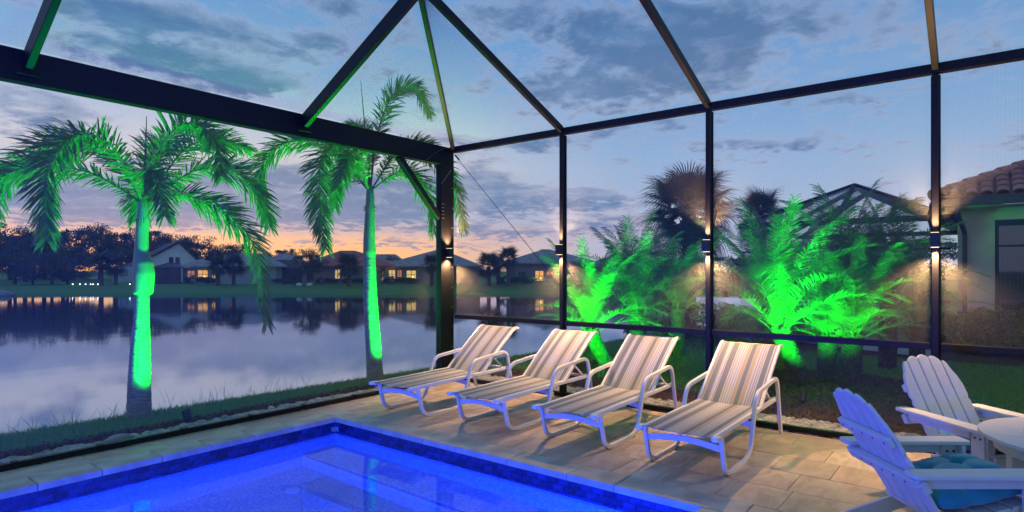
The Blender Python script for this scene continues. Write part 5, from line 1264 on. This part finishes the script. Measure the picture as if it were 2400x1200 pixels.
# ------------------------------------------------------------------ neighbouring house
def neighbour_house():
    X0 = 15.5; Y1 = .45; ZE = 2.86; O = (X0, Y1, GZ)
    t = empty('tan_house', O); tag(t, 'tan stucco house with clay tile roof at the right edge', 'house')
    def b(name, mat, fn, bevel=0.0): m = MB(O); fn(m); return m.build(name, M[mat], t, bevel=bevel)
    wy0, wy1, wz0, wz1 = -1.75, -.02, .72, 2.62      # window opening
    wy1 = -.15
    D_ = X0 + .22
    b('wall', 'stucco', lambda m: (m.box(X0, X0 + 8, wy1, Y1, GZ, ZE), m.box(X0, X0 + 8, -9, wy0, GZ, ZE), m.box(X0, X0 + 8, wy0, wy1, GZ, wz0), m.box(X0, X0 + 8, wy0, wy1, wz1, ZE), m.box(D_, X0 + 8, wy0, wy1, wz0, wz1)))
    def win(y0, y1):
        f = b('window', 'bronze', lambda m: (m.box(X0 + .02, X0 + .10, y0, y0 + .06, wz0, wz1), m.box(X0 + .02, X0 + .10, y1 - .06, y1, wz0, wz1), m.box(X0 + .02, X0 + .10, y0 + .06, y1 - .06, wz0, wz0 + .07), m.box(X0 + .02, X0 + .10, y0 + .06, y1 - .06, wz1 - .12, wz1), m.box(X0 + .035, X0 + .085, y0 + .06, y1 - .06, 2.08, 2.12)))
        m = MB(O); m.box(X0 + .05, X0 + .058, y0 + .06, y1 - .06, wz0 + .07, wz1 - .12); p = m.build('pane', M['glass'], None); p.parent = f
    win(-.68, wy1); win(-1.75, -.95)
    b('door_panel', 'bronze', lambda m: (m.box(X0 + .03, X0 + .12, -.945, -.685, wz0, wz1)))
    # eave: soffit, fascia, gutter
    ex = X0 - .5; ey = Y1 + .38
    b('soffit', 'stucco', lambda m: m.box(ex + .02, X0 + 8, -9, ey - .02, ZE + .002, ZE + .03))
    b('gutter', 'gutter', lambda m: (m.box(ex - .12, ex + .01, -9, ey, ZE + .032, ZE + .19), m.box(ex - .135, ex - .121, -9, ey + .01, ZE + .16, ZE + .20)), .01)
    b('fascia', 'gutter', lambda m: m.box(ex + .011, X0 + 8, ey - .018, ey, ZE + .032, ZE + .20))
    for (yy, dx) in ((.33, 0), ):
        pts = fillet([(ex - .05, yy + .10, ZE + .04), (ex - .05, yy + .10, ZE - .14), (X0 - .05, yy, ZE - .48), (X0 - .05, yy, GZ + .1)], .12)
        m = MB(O); m.sweep(pts, [(-.04, -.035), (.04, -.035), (.04, .035), (-.04, .035)], (0, 1, 0)); m.build('downspout', M['gutter'], t, smooth=True)
    pts = fillet([(ex + .05, ey + .03, ZE + .10), (ex + .35, ey + .10, ZE - .10), (X0 + .4, ey + .05, ZE - .45), (X0 + .4, ey + .05, GZ + .1)], .15)
    m = MB(O); m.sweep(pts, [(-.04, -.035), (.04, -.035), (.04, .035), (-.04, .035)], (0, 1, 0)); m.build('downspout', M['gutter'], t, smooth=True)
    # roof: hip. plane one rises with +x, plane two with -y
    sl = .45; ez = ZE + .20; n = 16
    rf = MB(O); hx = 4.2
    rf.add([(ex, ey, ez), (ex, -9, ez), (ex + hx, -9, ez + sl * hx), (ex + hx, ey - hx, ez + sl * hx), (X0 + 8, ey, ez), (X0 + 8, ey - hx, ez + sl * hx), (ex + .05, -9, ez - .01), (ex + .05, ey, ez - .01)], [(0, 3, 2, 1), (0, 4, 5, 3), (0, 1, 6, 7)])
    roof = rf.build('roof', M['roof_tile'], t)
    # barrel tiles as pieces on the lake-side slope
    def barrel():
        V = []; F = []; seg = 6; w = .105; L = .40; th = .018
        for xx, lift in ((0, .035), (L, .0)):
            for k in range(seg + 1):
                a = math.pi * k / seg; V.append((xx, -w * math.cos(a), lift + .062 * math.sin(a) + .012))
            for k in range(seg + 1):
                a = math.pi * k / seg; V.append((xx, -(w - th) * math.cos(a), lift + (.062 - th) * math.sin(a) + .008))
        m = seg + 1
        for k in range(seg): F += [(k, k + 1, 2 * m + k + 1, 2 * m + k), (m + k, 3 * m + k, 3 * m + k + 1, m + k + 1), (k, m + k, m + k + 1, k + 1)]
        me = bpy.data.meshes.new('roof_tile'); me.from_pydata(V, [], F); me.materials.append(M['roof_tile']); me.polygons.foreach_set('use_smooth', np.ones(len(F), dtype=bool)); return me
    bt = barrel(); ang = math.atan(sl); cnt = 0; pit = .245; course = .335
    for r_ in range(11):
        d = r_ * course; x = ex + d * math.cos(ang); z = ez + d * math.sin(ang) + .012
        for c in range(40):
            y = ey - .10 - (x - ex) - c * pit - (r_ % 1) * .1
            y = ey - .12 - c * pit
            if y > ey - .06 - (x - ex): continue
            if y < -3.2 or cnt >= 290: continue
            link_mesh('roof_tile', bt, roof, (x - .04 , y, z), (0, -ang, random.uniform(-.02, .02))); roof.children[-1].location = Vector((x - .04, y, z)) - Vector(O); cnt += 1
    # hip cap tiles
    hd = Vector((1, -1, sl)).normalized(); cap = MB()
    for k in range(12):
        p = Vector((ex - .03, ey + .03, ez + .06)) + hd * (.40 * k); q = p + hd * .46
        m = MB(); m.tube([p + Vector((0, 0, .02)), q], [.115, .095], 10); o = m.build('hip_tile', M['roof_tile'], roof, smooth=True); o.location = -Vector(O)
neighbour_house()

# hedge shrubs before the neighbouring house and dark shrubs behind the palms
SHRUB, _ = crown_mesh(41, 70, 60, .055, (1, 1, .85), name='foliage', mat='shrubleaf', hollow=.3, clump=.26)
for i, (u, D, w_, h_, lb) in enumerate([(2262, 12.6, .62, .75, 'leafy shrub at the corner of the tan house'), (2310, 11.9, .66, .85, 'leafy shrub under the dark window'), (2375, 11.6, .75, .95, 'leafy shrub at the right edge under the window'), (2450, 11.4, .8, .95, 'leafy shrub past the right edge'),
                                      (2235, 13.2, .5, .6, 'small shrub left of the house corner'), (1745, 13.5, .8, .8, 'dark shrub left of the bright date palm trunk'), (1850, 14.0, .9, 1.0, 'dark shrub behind the bright date palm'), (1650, 14.2, .9, .9, 'dark shrub below the cabbage palm'), (1540, 14.2, .9, 1.2, 'dark shrub left of the cabbage palm trunk'), (2180, 13.5, .6, .7, 'shrub beside the pale patio')]):
    t = empty('shrub', atz(u, D, GZ), i * .9); tag(t, lb, 'shrub', 'shrubs in the neighbouring bed')
    link_mesh('foliage', SHRUB, t, (0, 0, h_ * .52), None, (w_, w_, h_ * .62))
    m = MB(); m.tube([(0, 0, 0), (.02, 0, h_ * .3), (-.02, .03, h_ * .6)], [.04, .03, .015], 6); m.build('stem', M['bark'], t)
for (u, v, D, lb) in ((1991, 745, 14.2, 'left of two small amber garden lanterns behind the lit palms'), (2066, 741, 14.2, 'right of two small amber garden lanterns behind the lit palms')):
    p = at(u, v, D); t = empty('garden_lantern', (p.x, p.y, GZ)); tag(t, lb, 'lantern', 'amber garden lanterns'); z = p.z - GZ
    m = MB(); m.tube([(0, 0, 0), (0, 0, z - .06)], .012, 6); m.build('pole', M['black'], t)
    m = MB(); m.tube([(0, 0, z - .06), (0, 0, z), (0, 0, z + .03)], [.045, .055, .035], 8); m.build('lamp_globe', M['amber'], t)
    m = MB(); m.tube([(0, 0, z + .031), (0, 0, z + .06)], [.06, .01], 8); m.build('lamp_cap', M['black'], t)

for i, (u, D, h, w_, lb) in enumerate([(1560, 48, 4.0, 7, 'dark far tree low behind the cabbage palm trunk'), (1700, 44, 3.0, 7, 'dark far tree low right of the middle post'), (1860, 46, 4.2, 7, 'dark far tree seen under the left of the cage roof'), (2010, 44, 4.4, 7, 'dark far tree seen through the neighbouring cage'), (2150, 42, 4.2, 6, 'dark far tree seen beside the tan house')]):
    tree(atz(u, D, -.3), h, w_, i % 3, lb, 'far trees behind the neighbouring garden', i * 1.1)
